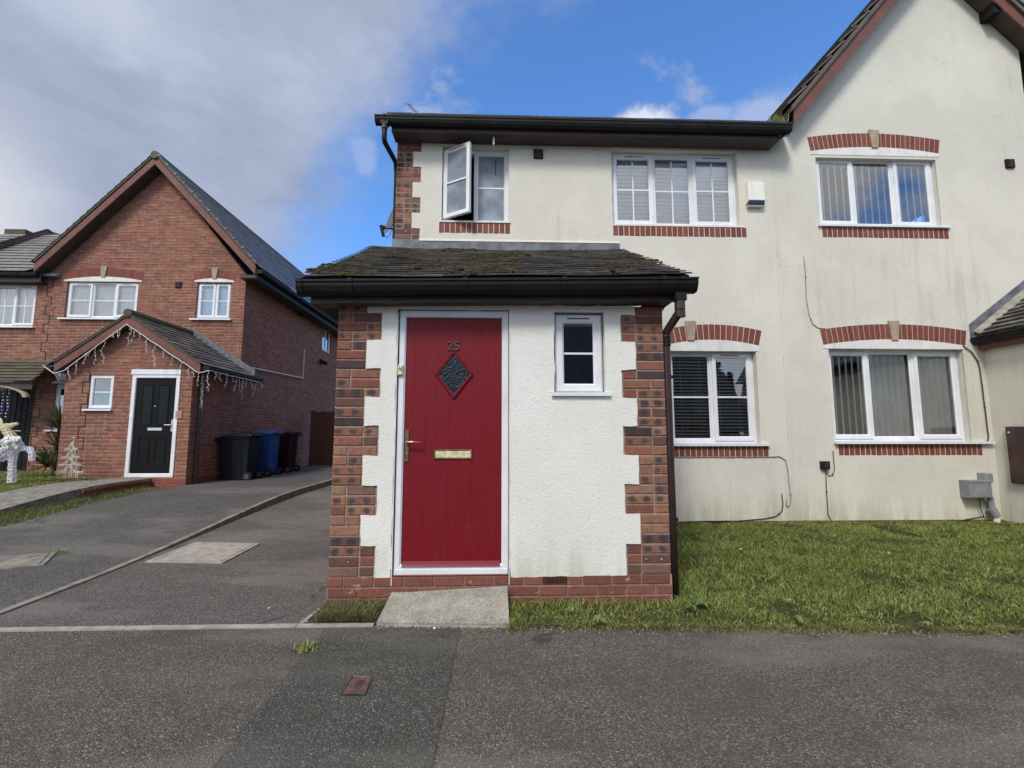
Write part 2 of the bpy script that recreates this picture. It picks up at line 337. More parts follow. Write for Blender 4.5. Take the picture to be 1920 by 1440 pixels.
v = nt('ShaderNodeTexVoronoi', {'Vector': o, 'Scale': 45.}); c = nt.ramp(nt('ShaderNodeSeparateColor', {0: v.outputs[1]}).outputs[0], [(0, (.04, .05, .02)), (.5, (.13, .12, .07)), (1, (.34, .32, .25))])
c = nt.mix(nt.smooth(nt.noise(o, 5, 6, .7), .45, .6), c, (.06, .08, .02)); finish(nt, c, .95, v.outputs[0], 1, .02)
m, nt = new('timber'); o = nt('ShaderNodeTexCoord').outputs['Object']; g = nt('ShaderNodeNewGeometry').outputs['Random Per Island']
w = nt.noise(nt.mapv(o, (14, 14, .9)), 3, 6, .65); c = nt.mix(w, (.055, .020, .012), (.15, .062, .034)); c = nt.mix(nt.math('MULTIPLY', g, .45), c, (.06, .028, .018))
finish(nt, c, .8, w, .4, .005)

# composite door skin: fine embossed grain
def door_mat(name, col):
    m, nt = new(name); o = nt('ShaderNodeTexCoord').outputs['Object']
    g = nt.noise(nt.mapv(o, (60, 60, 2.4)), 3, 6, .7, .6)
    c = nt.mix(nt.smooth(g, .4, .6), col, [x*.80 for x in col]); zz = nt('ShaderNodeSeparateXYZ', {0: o}).outputs[2]; gr = nt.noise(nt.mapv(o, (1, 1, .6)), 9, 7, .75)
    c = nt.mix(nt.math('MULTIPLY', nt.math('MULTIPLY', nt.smooth(gr, .48, .72), nt.smooth(zz, 1.3, .25)), .10), c, (.20, .12, .10)); finish(nt, c, .48, g, .18, .0014, spec=.30)
door_mat('door_red', (.190, .0045, .012)); door_mat('door_trim_red', (.185, .013, .021))

def glass_mat(name, tint, refl, rough=.0, ripple=0, rdist=.01, rs=12):
    m, nt = new(name); o = nt('ShaderNodeTexCoord').outputs['Object']
    nrm = {}
    if ripple: nrm = {'Normal': nt('ShaderNodeBump', {'Height': nt.noise(o, rs, 2), 'Strength': ripple, 'Distance': rdist}).outputs[0]}
    t = nt('ShaderNodeBsdfTransparent', {'Color': (*tint, 1)}); g = nt('ShaderNodeBsdfGlossy', {'Roughness': rough, 'Color': (.95, .97, 1, 1), **nrm})
    fr = nt('ShaderNodeFresnel', {'IOR': 1.52, **nrm}).outputs[0]
    f = nt.math('ADD', nt.math('MULTIPLY', fr, 1.5), refl, clamp=True)
    mx = nt('ShaderNodeMixShader', {0: f, 1: t.outputs[0], 2: g.outputs[0]}); nt('ShaderNodeOutputMaterial', {0: mx.outputs[0]})
glass_mat('glass', (.97, .98, .99), .14, 0, .12, .01, 2.5)
m, nt = new('concrete_ramp'); o = nt('ShaderNodeTexCoord').outputs['Object']
sep = nt('ShaderNodeSeparateXYZ', {0: o}); f = nt.noise(o, 7, 8, .7); c = nt.mix(nt.smooth(f, .35, .65), (.255, .235, .195), (.36, .34, .295))
edge_ = nt.smooth(nt.math('ADD', sep.outputs[1], nt.math('MULTIPLY', f, .22)), 3.52, 3.36); c = nt.mix(nt.math('MULTIPLY', edge_, .45), c, (.25, .225, .12))
st_ = nt.noise(nt.mapv(o, loc=(2, 5, 1)), 4.5, 7, .75); c = nt.mix(nt.math('MULTIPLY', nt.smooth(st_, .52, .66), .45), c, (.13, .12, .085))
pb = nt('ShaderNodeTexVoronoi', {'Vector': o, 'Scale': 120.}); sp_ = nt('ShaderNodeSeparateColor', {0: pb.outputs[1]}).outputs[0]
c = nt.mix(nt.math('MULTIPLY', nt.smooth(sp_, .78, .9), .4), c, (.12, .11, .09)); c = nt.mix(nt.math('MULTIPLY', nt.smooth(sp_, .16, .08), .4), c, (.55, .52, .45))
finish(nt, c, .93, nt.math('ADD', f, nt.math('MULTIPLY', nt.noise(o, 120, 4), .8)), .8, .008, spec=.2)
glass_mat('glass_mirror', (.55, .6, .62), .34, 0, .15, .01, 2.5)
glass_mat('glass_dark', (.50, .52, .55), .20, 0, .12, .01, 2.5)
glass_mat('glass_ripple', (.75, .80, .80), -.01, .16, .6, .012, 48)
m, nt = new('glass_night'); finish(nt, (.010, .011, .013), .22, spec=.18)
m, nt = new('lamp_lens'); finish(nt, (.55, .56, .56), .15, coat=.5)
def bulb(name, col, st):
    m, nt = new(name); finish(nt, col, .4, **{'Emission Color': (*col, 1), 'Emission Strength': st})
bulb('bulb_warm', (.70, .64, .42), .06); bulb('bulb_white', (.62, .62, .70), .08); bulb('bulb_violet', (.22, .18, .8), .5)

# ------------------------------------------------------------------ mesh helpers
class MB:
    def __init__(s): s.v = []; s.f = []; s.uv = {}
    def add(s, vs, fs):
        k = len(s.v); s.v += [tuple(p) for p in vs]; s.f += [tuple(i+k for i in f) for f in fs]; return s
    def quad(s, *p): return s.add(p, [tuple(range(len(p)))])
    def box(s, x0, x1, y0, y1, z0, z1):
        return s.add([(x0, y0, z0), (x1, y0, z0), (x1, y1, z0), (x0, y1, z0), (x0, y0, z1), (x1, y0, z1), (x1, y1, z1), (x0, y1, z1)],
                     [(0, 3, 2, 1), (4, 5, 6, 7), (0, 1, 5, 4), (1, 2, 6, 5), (2, 3, 7, 6), (3, 0, 4, 7)])
    def cbox(s, x0, x1, y0, y1, z0, z1, c=.004):           # box whose front (low y) edges are chamfered
        vs = [(x0, y1, z0), (x1, y1, z0), (x1, y1, z1), (x0, y1, z1), (x0, y0+c, z0), (x1, y0+c, z0), (x1, y0+c, z1), (x0, y0+c, z1),
              (x0+c, y0, z0+c), (x1-c, y0, z0+c), (x1-c, y0, z1-c), (x0+c, y0, z1-c)]
        return s.add(vs, [(0, 3, 2, 1), (0, 1, 5, 4), (1, 2, 6, 5), (2, 3, 7, 6), (3, 0, 4, 7), (4, 5, 9, 8), (5, 6, 10, 9), (6, 7, 11, 10), (7, 4, 8, 11), (8, 9, 10, 11)])
    def hexa(s, p):                                          # 4 bottom + 4 top points
        return s.add(p, [(0, 3, 2, 1), (4, 5, 6, 7), (0, 1, 5, 4), (1, 2, 6, 5), (2, 3, 7, 6), (3, 0, 4, 7)])
    def prism(s, poly, d):
        d = Vector(d); k = len(poly); P = [Vector(p) for p in poly]
        return s.add(P+[p+d for p in P], [tuple(range(k))[::-1], tuple(range(k, 2*k))]+[(i, (i+1) % k, (i+1) % k+k, i+k) for i in range(k)])
    def tube(s, pts, r, n=8, cap=True, r2=None):
        P = [Vector(p) for p in pts]; k0 = len(s.v); N = len(P); prev = None
        for i, p in enumerate(P):
            t = (P[min(i+1, N-1)]-P[max(i-1, 0)]).normalized()
            a = prev-t*prev.dot(t) if prev else (Vector((0, 0, 1)).cross(t) if abs(t.z) < .9 else Vector((1, 0, 0)).cross(t))
            a.normalize(); prev = a; b = t.cross(a); rr = r if r2 is None else r+(r2-r)*i/(N-1)
            for j in range(n):
                q = 2*math.pi*j/n; s.v.append(tuple(p+a*math.cos(q)*rr+b*math.sin(q)*rr))
        for i in range(N-1):
            for j in range(n): s.f.append((k0+i*n+j, k0+i*n+(j+1) % n, k0+(i+1)*n+(j+1) % n, k0+(i+1)*n+j))
        if cap: s.f.append(tuple(k0+j for j in range(n))[::-1]); s.f.append(tuple(k0+(N-1)*n+j for j in range(n)))
        return s
    def blob(s, c, r, sq=(1, 1, 1), seed=0, rough=.25, n=6, m=4):
        k = len(s.v); c = Vector(c); vs = [Vector((0, 0, 1))]
        for i in range(1, m):
            for j in range(n):
                a = math.pi*i/m; b = 2*math.pi*j/n; vs.append(Vector((math.sin(a)*math.cos(b), math.sin(a)*math.sin(b), math.cos(a))))
        vs.append(Vector((0, 0, -1)))
        rnd = random.Random(seed)
        for q in vs:
            rr = r*(1+rnd.uniform(-rough, rough)); s.v.append((c.x+q.x*rr*sq[0], c.y+q.y*rr*sq[1], c.z+q.z*rr*sq[2]))
        for j in range(n): s.f.append((k, k+1+j, k+1+(j+1) % n)); s.f.append((k+len(vs)-1, k+1+(m-2)*n+(j+1) % n, k+1+(m-2)*n+j))
        for i in range(m-2):
            for j in range(n): s.f.append((k+1+i*n+j, k+1+(i+1)*n+j, k+1+(i+1)*n+(j+1) % n, k+1+i*n+(j+1) % n))
        return s
    def build(s, name, mat, parent=None, smooth=False, uvfn=None):
        me = bpy.data.meshes.new(name); me.from_pydata(s.v, [], s.f); me.materials.append(MAT[mat])
        uvl = me.uv_layers.new(name='UVMap')
        if uvfn == 'brick':                                  # local to each brick: 20-ish verts per chunk, stored in s.uv
            for p in me.polygons:
                for li in p.loop_indices: uvl.data[li].uv = s.uv.get(me.loops[li].vertex_index, (0, 0))
        elif len(me.polygons) < 60000:
            for p in me.polygons:
                nx, ny, nz = abs(p.normal.x), abs(p.normal.y), abs(p.normal.z)
                for li in p.loop_indices:
                    x, y, z = me.vertices[me.loops[li].vertex_index].co
                    uvl.data[li].uv = (x, y) if nz > .75 else ((x, z) if ny >= nx else (y, z))
        if smooth: me.polygons.foreach_set('use_smooth', [True]*len(me.polygons))
        me.validate(); me.update()
        o = bpy.data.objects.new(name, me); C.objects.link(o)
        if parent is not None:
            o.parent = parent
            if parent.type == 'EMPTY': o.location = -parent.location
        return o
def thing(name, label, cat, loc, group=None):
    o = bpy.data.objects.new(name, None); C.objects.link(o); o.location = loc; o.empty_display_size = .2
    o['label'] = label; o['category'] = cat
    if group: o['group'] = group
    return o
def tag(o, label, cat, group=None):
    o['label'] = label; o['category'] = cat
    if group: o['group'] = group
    return o
def struct(mb, name, mat, **k):
    o = mb.build(name, mat, **k); o['kind'] = 'structure'; return o

def grid_wall(rects, holes, y0, y1, axis='y', wob=0, seed=0):
    """solid rectangles minus holes in (u, z), extruded from y0 (front) to y1. axis 'y': u is x; axis 'x': u is y."""
    us = sorted({r[i] for r in rects+holes for i in (0, 1)}); zs = sorted({r[i] for r in rects+holes for i in (2, 3)})
    if wob:
        def dense(a):
            out = []
            for p, q in zip(a, a[1:]):
                k = max(1, int((q-p)/.035)); out += [p+(q-p)*i/k for i in range(k)]
            return out+[a[-1]]
        us, zs = dense(us), dense(zs)
    def solid(i, j):
        if i < 0 or j < 0 or i >= len(us)-1 or j >= len(zs)-1: return False
        u = (us[i]+us[i+1])/2; z = (zs[j]+zs[j+1])/2
        return any(r[0] < u < r[1] and r[2] < z < r[3] for r in rects) and not any(r[0] < u < r[1] and r[2] < z < r[3] for r in holes)
    sol = [[solid(i, j) for j in range(len(zs))] for i in range(len(us))]
    def so(i, j): return i >= 0 and j >= 0 and i < len(us)-1 and j < len(zs)-1 and sol[i][j]
    mb = MB(); idx = {}
    def v(i, j, k):
        if (i, j, k) not in idx:
            u, z, w = us[i], zs[j], (y0, y1)[k]
            if wob and not (so(i, j) and so(i-1, j) and so(i, j-1) and so(i-1, j-1)):
                u += wob*mnoise.noise(Vector((u*9, z*9, seed))); z += wob*mnoise.noise(Vector((u*9, z*9, seed+7)))
                if k == 0: u += 0
            idx[i, j, k] = len(mb.v); mb.v.append((u, w, z) if axis == 'y' else (w, u, z))
        return idx[i, j, k]
    for i in range(len(us)-1):
        for j in range(len(zs)-1):
            if not so(i, j): continue
            a, b, c, d = (i, j), (i+1, j), (i+1, j+1), (i, j+1)
            mb.f.append(tuple(v(*q, 0) for q in (a, b, c, d))); mb.f.append(tuple(v(*q, 1) for q in (d, c, b, a)))
            for (p, q), nb in (((a, b), (i, j-1)), ((b, c), (i+1, j)), ((c, d), (i, j+1)), ((d, a), (i-1, j))):
                if not so(*nb): mb.f.append((v(*q, 0), v(*p, 0), v(*p, 1), v(*q, 1)))
    return mb

def ring(mb, x0, x1, z0, z1, w, yf, yb, ch=.010):
    """mitred rectangular frame with a chamfered inner edge"""
    def rect(d, y): return [(x0+d, y, z0+d), (x1-d, y, z0+d), (x1-d, y, z1-d), (x0+d, y, z1-d)]
    L = [rect(0, yb), rect(0, yf+.003), rect(.003, yf), rect(w-ch, yf), rect(w, yf+ch), rect(w, yb)]
    vs = [p for l in L for p in l]; fs = []
    for a in range(len(L)):
        b = (a+1) % len(L)
        for i in range(4): j = (i+1) % 4; fs.append((a*4+i, a*4+j, b*4+j, b*4+i))
    mb.add(vs, fs)

def tile_rows(mb, O, U, V, wfun, rows, gauge, tw, th, seed=0, jit=.004, bond=True, gap=.003, zfun=None, lo=1.3, hi=2.1):
    """overlapping tiles; O eaves corner, U along eaves, V up the slope, wfun(t)->(u0,u1) at slope fraction t"""
    rnd = random.Random(seed); U = Vector(U).normalized(); V = Vector(V).normalized(); N = U.cross(V).normalized()
    if N.z < 0: N = -N
    O = Vector(O)
    for r in range(rows):
        u0, u1 = wfun(r/rows); a = r*gauge-.01; b = a+gauge*1.22
        u = u0-(tw/2 if (r % 2 and bond) else 0)
        while u < u1-.01:
            p, q = max(u, u0), min(u+tw, u1); u += tw
            if q-p < .03: continue
            j1, j2, sl = rnd.uniform(0, jit), rnd.uniform(0, jit), rnd.uniform(-jit, jit)
            p += gap/2; q -= gap/2
            def P(uu, vv, h):
                w = O+U*uu+V*vv+N*h
                if zfun: w.z += zfun(uu, vv)
                return w
            mb.hexa([P(p, a+sl, th*lo+j1), P(q, a+sl, th*lo+j2), P(q, b, 0), P(p, b, 0),
                     P(p, a+sl, th*hi+j1), P(q, a+sl, th*hi+j2), P(q, b, th*.8), P(p, b, th*.8)])
    return mb

def text_mesh(name, body, size, depth, mat, parent, loc, rot=(math.pi/2, 0, 0), align='CENTER'):
    cu = bpy.data.curves.new(name, 'FONT'); cu.body = body; cu.size = size; cu.extrude = depth; cu.align_x = align; cu.bevel_depth = .0008
    t = bpy.data.objects.new(name, cu); C.objects.link(t); dg = bpy.context.evaluated_depsgraph_get()
    me = bpy.data.meshes.new_from_object(t.evaluated_get(dg)); bpy.data.objects.remove(t); bpy.data.curves.remove(cu)
    mt = Matrix.Translation(loc) @ Matrix.Rotation(rot[2], 4, 'Z') @ Matrix.Rotation(rot[0], 4, 'X'); me.transform(mt)
    me.materials.clear(); me.materials.append(MAT[mat]); o = bpy.data.objects.new(name, me); C.objects.link(o); o.parent = parent
    if parent.type == 'EMPTY': o.location = -parent.location
    return o
# ------------------------------------------------------------------ windows, arches, quoins
def window(par, x0, x1, z0, z1, y, lights, bars=(1, 0), blind=None, glass='glass', fw_=.055, sill=None, tf=None, vents=True, skip_open=(), barw=.011):
    def B(mb, name, mat, p, **k):
        if tf: mb.v = [tf(v) for v in mb.v]
        return mb.build(name, mat, p, **k)
    mb = MB(); ring(mb, x0, x1, z0, z1, fw_, y, y+.065)
    iw = x1-x0-2*fw_; tot = sum(l[0] for l in lights); xs = [x0+fw_]
    for l in lights: xs.append(xs[-1]+iw*l[0]/tot)
    for xm in xs[1:-1]: mb.box(xm-.022, xm+.022, y+.006, y+.06, z0+fw_-.002, z1-fw_+.002)
    win = B(mb, 'window', 'upvc', par)
    for i, l in enumerate(lights):
        a, b = xs[i], xs[i+1]
        a2 = a+(0 if i == 0 else .022); b2 = b-(0 if i == len(lights)-1 else .022)
        if i in skip_open: continue
        zz0, zz1 = z0+fw_, z1-fw_
        if l[1] == 'open':
            sb = MB(); a3 = a2-(.018 if i == 0 else .012); b3 = b2+(.018 if i == len(lights)-1 else .012); z3 = zz0-.018; z4 = zz1+.018
            ring(sb, a3, b3, z3, z4, .062, y-.016, y+.03, .014)
            B(sb, 'sash', 'upvc', win)
            ga, gb, gz0, gz1 = a3+.058, b3-.058, z3+.058, z4-.058; gy = y+.004
            if vents:
                c = (a+b)/2; v = MB().box(c-min(.13, (b-a)*.28), c+min(.13, (b-a)*.28), y-.0185, y-.015, z4-.030, z4-.020); B(v, 'trickle_vent', 'cable_dark', win)
        else:
            sb = MB(); ring(sb, a2-.002, b2+.002, zz0-.002, zz1+.002, .020, y+.012, y+.04, .012); B(sb, 'glazing_bead', 'upvc', win)
            ga, gb, gz0, gz1 = a2+.016, b2-.016, zz0+.016, zz1-.016; gy = y+.024
        B(MB().quad((ga, gy+.005, gz0), (gb, gy+.005, gz0), (gb, gy+.005, gz1), (ga, gy+.005, gz1)), 'pane', glass, win)
        gbm = MB()
        for k in range(bars[0]):
            zz = gz0+(gz1-gz0)*(k+1)/(bars[0]+1); gbm.box(ga, gb, gy+.0, gy+.0038, zz-barw, zz+barw)
        for k in range(bars[1]):
            xx = ga+(gb-ga)*(k+1)/(bars[1]+1); gbm.box(xx-barw*.9, xx+barw*.9, gy-.0006, gy+.0034, gz0, gz1-.03)
        if gbm.v: B(gbm, 'glazing_bar', 'upvc', win)
        if blind: B(make_blind(ga, gb, gz0, gz1, gy, blind, i), 'blind', blind[1], win)
    if sill:
        B(MB().hexa([(x0-sill, y-.055, z0-.030), (x1+sill, y-.055, z0-.030), (x1+sill, y+.05, z0-.030), (x0-sill, y+.05, z0-.030),
                     (x0-sill, y-.055, z0-.014), (x1+sill, y-.055, z0-.014), (x1+sill, y+.05, z0+.001), (x0-sill, y+.05, z0+.001)]), 'sill', 'upvc', win)
    return win, xs
def make_blind(a, b, z0, z1, y, blind, i):
    kind = blind[0]; mb = MB(); rnd = random.Random(i*7+int(a*100)); a -= .03; b += .03; z0 -= .03; z1 += .085
    if kind == 'venetian':                                   # open horizontal slats
        p = blind[2]; z = z0
        while z < z1:
            t = .014+rnd.uniform(-.001, .001)
            mb.hexa([(a, y+.05, z-.004), (b, y+.05, z-.004), (b, y+.085, z+t), (a, y+.085, z+t), (a, y+.05, z-.001), (b, y+.05, z-.001), (b, y+.085, z+t+.003), (a, y+.085, z+t+.003)]); z += p
        for u in (.25, .75): x = a+(b-a)*u; mb.box(x-.002, x+.002, y+.045, y+.047, z0, z1)
    elif kind == 'closed':                                   # slats shut
        p = blind[2]; z = z0
        while z < z1:
            o = rnd.uniform(0, .004)
            mb.hexa([(a, y+.065+o, z), (b, y+.065+o, z), (b, y+.069+o, z), (a, y+.069+o, z), (a, y+.085, z+p*1.08), (b, y+.085, z+p*1.08), (b, y+.089, z+p*1.08), (a, y+.089, z+p*1.08)]); z += p
    elif kind == 'vertical':                                 # strips, blind[2] pitch, blind[3] strip width fraction, blind[4] twist
        p, w, tws = blind[2:5]; x = a; tw = tws[i]
        while x < b:
            t = tw+rnd.uniform(-.08, .08); c, s_ = math.cos(t)*p*w/2, math.sin(t)*p*w/2; x0_ = x; D_ = Vector((c, s_, 0)); Nn = Vector((s_, -c, 0)).normalized()*p*w*.22
            prof = [Vector((x0_, y+.062, 0))+D_*q_+Nn*(1-q_*q_) for q_ in (-1, -.6, -.2, .2, .6, 1)]
            for pa_, pb_ in zip(prof, prof[1:]): mb.quad((pa_.x, pa_.y, z0), (pb_.x, pb_.y, z0), (pb_.x, pb_.y, z1), (pa_.x, pa_.y, z1))
            x += p; continue
            mb.hexa([(x-c, y+.06-s_, z0), (x+c, y+.06+s_, z0), (x+c, y+.062+s_, z0), (x-c, y+.062-s_, z0), (x-c, y+.06-s_, z1), (x+c, y+.06+s_, z1), (x+c, y+.062+s_, z1), (x-c, y+.062-s_, z1)]); x += p
    elif kind == 'sheet':                                    # gathered net or roller
        n_ = 60
        for k in range(n_):
            x = a+(b-a)*k/n_; x2 = a+(b-a)*(k+1)/n_; f = lambda q: y+.08+.006*math.sin(q*90)+.004*math.sin(q*37)
            mb.quad((x, f(x), z0), (x2, f(x2), z0), (x2, f(x2), z1), (x, f(x), z1))
    return mb
def soldier_sill(par, x0, x1, z1, y, h=.150, name='brick_sill', proud=.014, tf=None, mat='brick_soldier'):
    mb = MB(); k = round((x1-x0)/.0755); w = (x1-x0)/k; rnd = random.Random(int(x0*100))
    for i in range(k):
        j = rnd.uniform(-.002, .002); mb.cbox(x0+i*w+.0045, x0+(i+1)*w-.0045, y-proud+j, y+.05, z1-h+rnd.uniform(0, .004), z1-.001, .003)
    m2 = MB().box(x0+.002, x1-.002, y-proud+.005, y+.05, z1-h+.003, z1-.003)
    if tf: mb.v = [tf(v) for v in mb.v]; m2.v = [tf(v) for v in m2.v]
    a = mb.build(name, mat, par)
    m2.build('mortar', 'mortar_pale', a); return a
def arch(par, x0, x1, zs, y, rise, h=.215, key=True, proud=.014, fill=None, keyx=None, mat='brick_soldier'):
    """segmental soldier arch: zs springing height of the intrados, rise above it at the centre; fill: cream board below"""
    c = x1-x0; R = (c*c/4+rise*rise)/(2*rise); cx = (x0+x1)/2; cz = zs+rise-R; A = math.asin(c/2/R)
    k = round(2*A*R/.0755); k += (k+1) % 2; da = 2*A/k; mb = MB(); rnd = random.Random(int(x0*77))
    mo = MB()
    for i in range(k):
        a0, a1 = -A+i*da, -A+(i+1)*da; g = .0045/R; j = rnd.uniform(-.002, .002)
        def q(a, r, yy): return (cx+math.sin(a)*r, yy, cz+math.cos(a)*r)
        for (m_, p0, p1, yy, e) in ((mb, a0+g, a1-g, y-proud+j, 0), (mo, a0, a1, y-proud+.005, .002)):
            m_.hexa([q(p0, R+e, yy), q(p1, R+e, yy), q(p1, R+e, y+.06), q(p0, R+e, y+.06), q(p0, R+h-e, yy), q(p1, R+h-e, yy), q(p1, R+h-e, y+.06), q(p0, R+h-e, y+.06)])
    o = mb.build('brick_arch', mat, par); mo.build('mortar', 'mortar_pale', o)
    if key:
        kx = cx if keyx is None else keyx; zt = zs+rise+h+.045; zb = zs+rise-.015
        MB().hexa([(kx-.045, y-.034, zb), (kx+.045, y-.034, zb), (kx+.045, y+.03, zb), (kx-.045, y+.03, zb), (kx-.078, y-.034, zt), (kx+.078, y-.034, zt), (kx+.078, y+.03, zt), (kx-.078, y+.03, zt)]).build('keystone', 'stone_key', o)
    if fill:
        pts = [(x0, y+fill[1], fill[0]), (x1, y+fill[1], fill[0])]+[(cx+math.sin(a)*(R-.001), y+fill[1], cz+math.cos(a)*(R-.001)) for a in [A-2*A*i/16 for i in range(17)]]
        MB().prism(pts, (0, .05, 0)).build('arch_infill', 'white_trim', par)
    return o
def quoin(par, xe, zb, zt, y, side, name='quoin', first_wide=True, depth=.05, proud=.0, seed=1):
    """toothed brick corner. side +1: the corner is at the left and bricks run to the right"""
    mb = MB(); rnd = random.Random(seed); course = 0; z = zb
    while z < zt-.02:
        blk = course//3; wide = (blk % 2 == 0) == first_wide; L = .340 if wide else .225
        pats = [[.1125, .225], [.225, .1125], [.1125, .225]] if wide else [[.225], [.1125, .1125], [.225]]
        pat = pats[rnd.randrange(3)] if wide else pats[rnd.randrange(3)]
        if course % 2: pat = pat[::-1]
        x = 0
        for w in pat:
            a, b = x+.005, x+w-.004; x += w
            X0, X1 = (xe+a, xe+b) if side > 0 else (xe-b, xe-a)
            if a < .006: X0, X1 = (xe, X1) if side > 0 else (X0, xe)
            j = rnd.uniform(-.003, .002); k0 = len(mb.v); zz1 = min(z+.066, zt)
            mb.cbox(X0+rnd.uniform(0, .002), X1-rnd.uniform(0, .002), y-proud+j, y+depth, z+rnd.uniform(0, .003), zz1, .005)
            for i in range(k0, len(mb.v)):
                vx, vy, vz = mb.v[i]; mb.uv[i] = ((vx-X0)/.1125, (vz-z)/.066)
        z += .075; course += 1
    o = mb.build(name, 'brick_quoin', par, uvfn='brick'); return o
def gutter_run(p0, p1, w=.115, h=.095, mat='gutter_dark', par=None, name='gutter', brackets=(), out=(0, -1, 0)):
    """squareline gutter between two rim points (front top lip); out: outward direction"""
    p0, p1, out = Vector(p0), Vector(p1), Vector(out)
    prof = [(0, 0), (0, -.014), (-.010, -.018), (-.012, -.045), (-.030, -.082), (-.050, -h), (-w+.012, -h), (-w, -h+.010), (-w, 0), (-w+.005, 0), (-w+.005, -h+.014), (-.052, -h+.006), (-.034, -.078), (-.008, -.006), (-.008, 0)]
    mb = MB(); n_ = len(prof)
    for p in (p0, p1): mb.v += [tuple(p+out*a+Vector((0, 0, b))) for a, b in prof]
    mb.f += [(i, (i+1) % n_, (i+1) % n_+n_, i+n_) for i in range(n_)]
    d = (p1-p0).normalized()
    for p, s_ in ((p0, 1), (p1, -1)):                        # stop ends
        pr = [tuple(p+out*(a+.003 if i < 8 else a)+Vector((0, 0, b))) for i, (a, b) in enumerate(prof[:9])]; mb.prism(pr, d*s_*.006)
    g = mb.build(name, mat, par)
    for t in brackets:
        q = p0.lerp(p1, t); pr = [tuple(q+out*(a+.006)+Vector((0, 0, b-.004))) for a, b in prof[:9]]+[tuple(q+out*(-w)+Vector((0, 0, .008))), tuple(q+out*.006+Vector((0, 0, .008)))]
        MB().prism(pr, d*.035).build('gutter_bracket', mat, g)
    return g

# ================================================================== HOUSE 25
Y1, Y2 = 3.70, 6.29
WX0 = at(741, 420, Y2).x                                     # left corner of the upper wall
PX0, PX1 = at(623, 900, Y1).x, at(1252, 900, Y1).x           # porch front corners
SPLIT = 3.96                                                 # party line with the gabled house
SOFZ = at(900, 272, Y2).z
RX = at(1877, 975, Y2).x                                                    # inner corner with the right-hand porch
h25 = thing('house', 'cream rendered house with brick corner blocks and a projecting porch round its red front door', 'house', (0, Y2, 0))
def rect(px0, py0, px1, py1, Y):
    a = at(px0, (py0+py1)/2, Y); b = at(px1, (py0+py1)/2, Y); c = (px0+px1)/2
    return [a.x, b.x, at(c, py1, Y).z, at(c, py0, Y).z]
oA = rect(829, 277, 954, 416, Y2); oB = rect(1147, 284, 1383, 423, Y2); oC = rect(1262, 657, 1421, 832, Y2)
oC[0] = oC[1]-1.20
hs = [tuple(oA), tuple(oB), tuple(oC)]
porch_top = at(950, 472, Y2).z
# structural wall (mortar face behind quoins) and render coat
grid_wall([(WX0, SPLIT, .0, 5.42)], hs+[(PX0+.1, PX1-.1, 0, 2.6)], Y2, Y2+.25).build('wall', 'render_cream', h25)
MB().box(WX0, WX0+.25, Y2+.25, 14.0, 0, 5.4).build('side_wall', 'brick_rustic', h25)
MB().box(WX0+.25, SPLIT, 13.75, 14.0, 0, 5.4).build('rear_wall', 'brick_rustic', h25)
MB().box(WX0+.25, SPLIT, Y2+.4, 13.7, 2.62, 2.82).build('upper_floor', 'room_dark', h25)
MB().box(WX0+.25, SPLIT, Y2+3, Y2+3.1, 0.05, 5.3).build('inner_wall', 'room_dark', h25)
BZ = at(1500, 976, Y2).z
rz = [WX0, SPLIT, BZ, SOFZ+.03]; teeth = []
qz0 = at(760, 448, Y2).z; k = 0; qt = SOFZ+.02
blocks = []; z = qz0
first = .150
blocks.append((z, z+first, True)); z += first; wide = False
while z < qt: blocks.append((z, min(z+.225, qt), wide)); z += .225; wide = not wide
for (a, b, wd) in blocks: teeth.append((WX0-.1, WX0+(.345 if wd else .230), a, b))
teeth.append((WX0-.1, WX0+.345, porch_top-.4, qz0))
grid_wall([tuple(rz)], hs+teeth+[(PX0-.5, PX1+.001, 0, 2.2), (WX0-.1, 1.62, 2.19, at(950, 453, Y2).z)], Y2-.014, Y2+.004, wob=.006, seed=3).build('render_coat', 'render_cream', h25)
# quoin bricks of the upper corner
qb = MB(); rnd = random.Random(5)
for bi, (a, b, wd) in enumerate(blocks):
    z = a
    while z < b-.02:
        L = .340 if wd else .225; c = rnd.random()
        pat = ([.1125, .225] if rnd.random() < .5 else [.225, .1125]) if wd else ([.1125, .1125] if rnd.random() < .65 else [.225])
        x = 0
        for w in pat:
            X0, X1 = WX0+x+(.0 if x == 0 else .005), WX0+x+w-.004; x += w; k0 = len(qb.v)
            qb.cbox(X0, X1, Y2-.006+rnd.uniform(-.003, .003), Y2+.06, z, min(z+.066, b), .005)
            for i in range(k0, len(qb.v)): vx, vy, vz = qb.v[i]; qb.uv[i] = ((vx-X0)/.1125, (vz-z)/.066)
        z += .075
qb.build('quoin', 'brick_quoin', h25, uvfn='brick')
MB().box(WX0+.002, WX0+.34, Y2-.001, Y2+.03, qz0-.01, qt).build('quoin_mortar', 'mortar', h25)
# brick plinth of the main wall
grid_wall([(PX1, SPLIT, -.1, BZ+.004)], [], Y2-.006, Y2+.02).build('plinth', 'brick_plinth', h25)
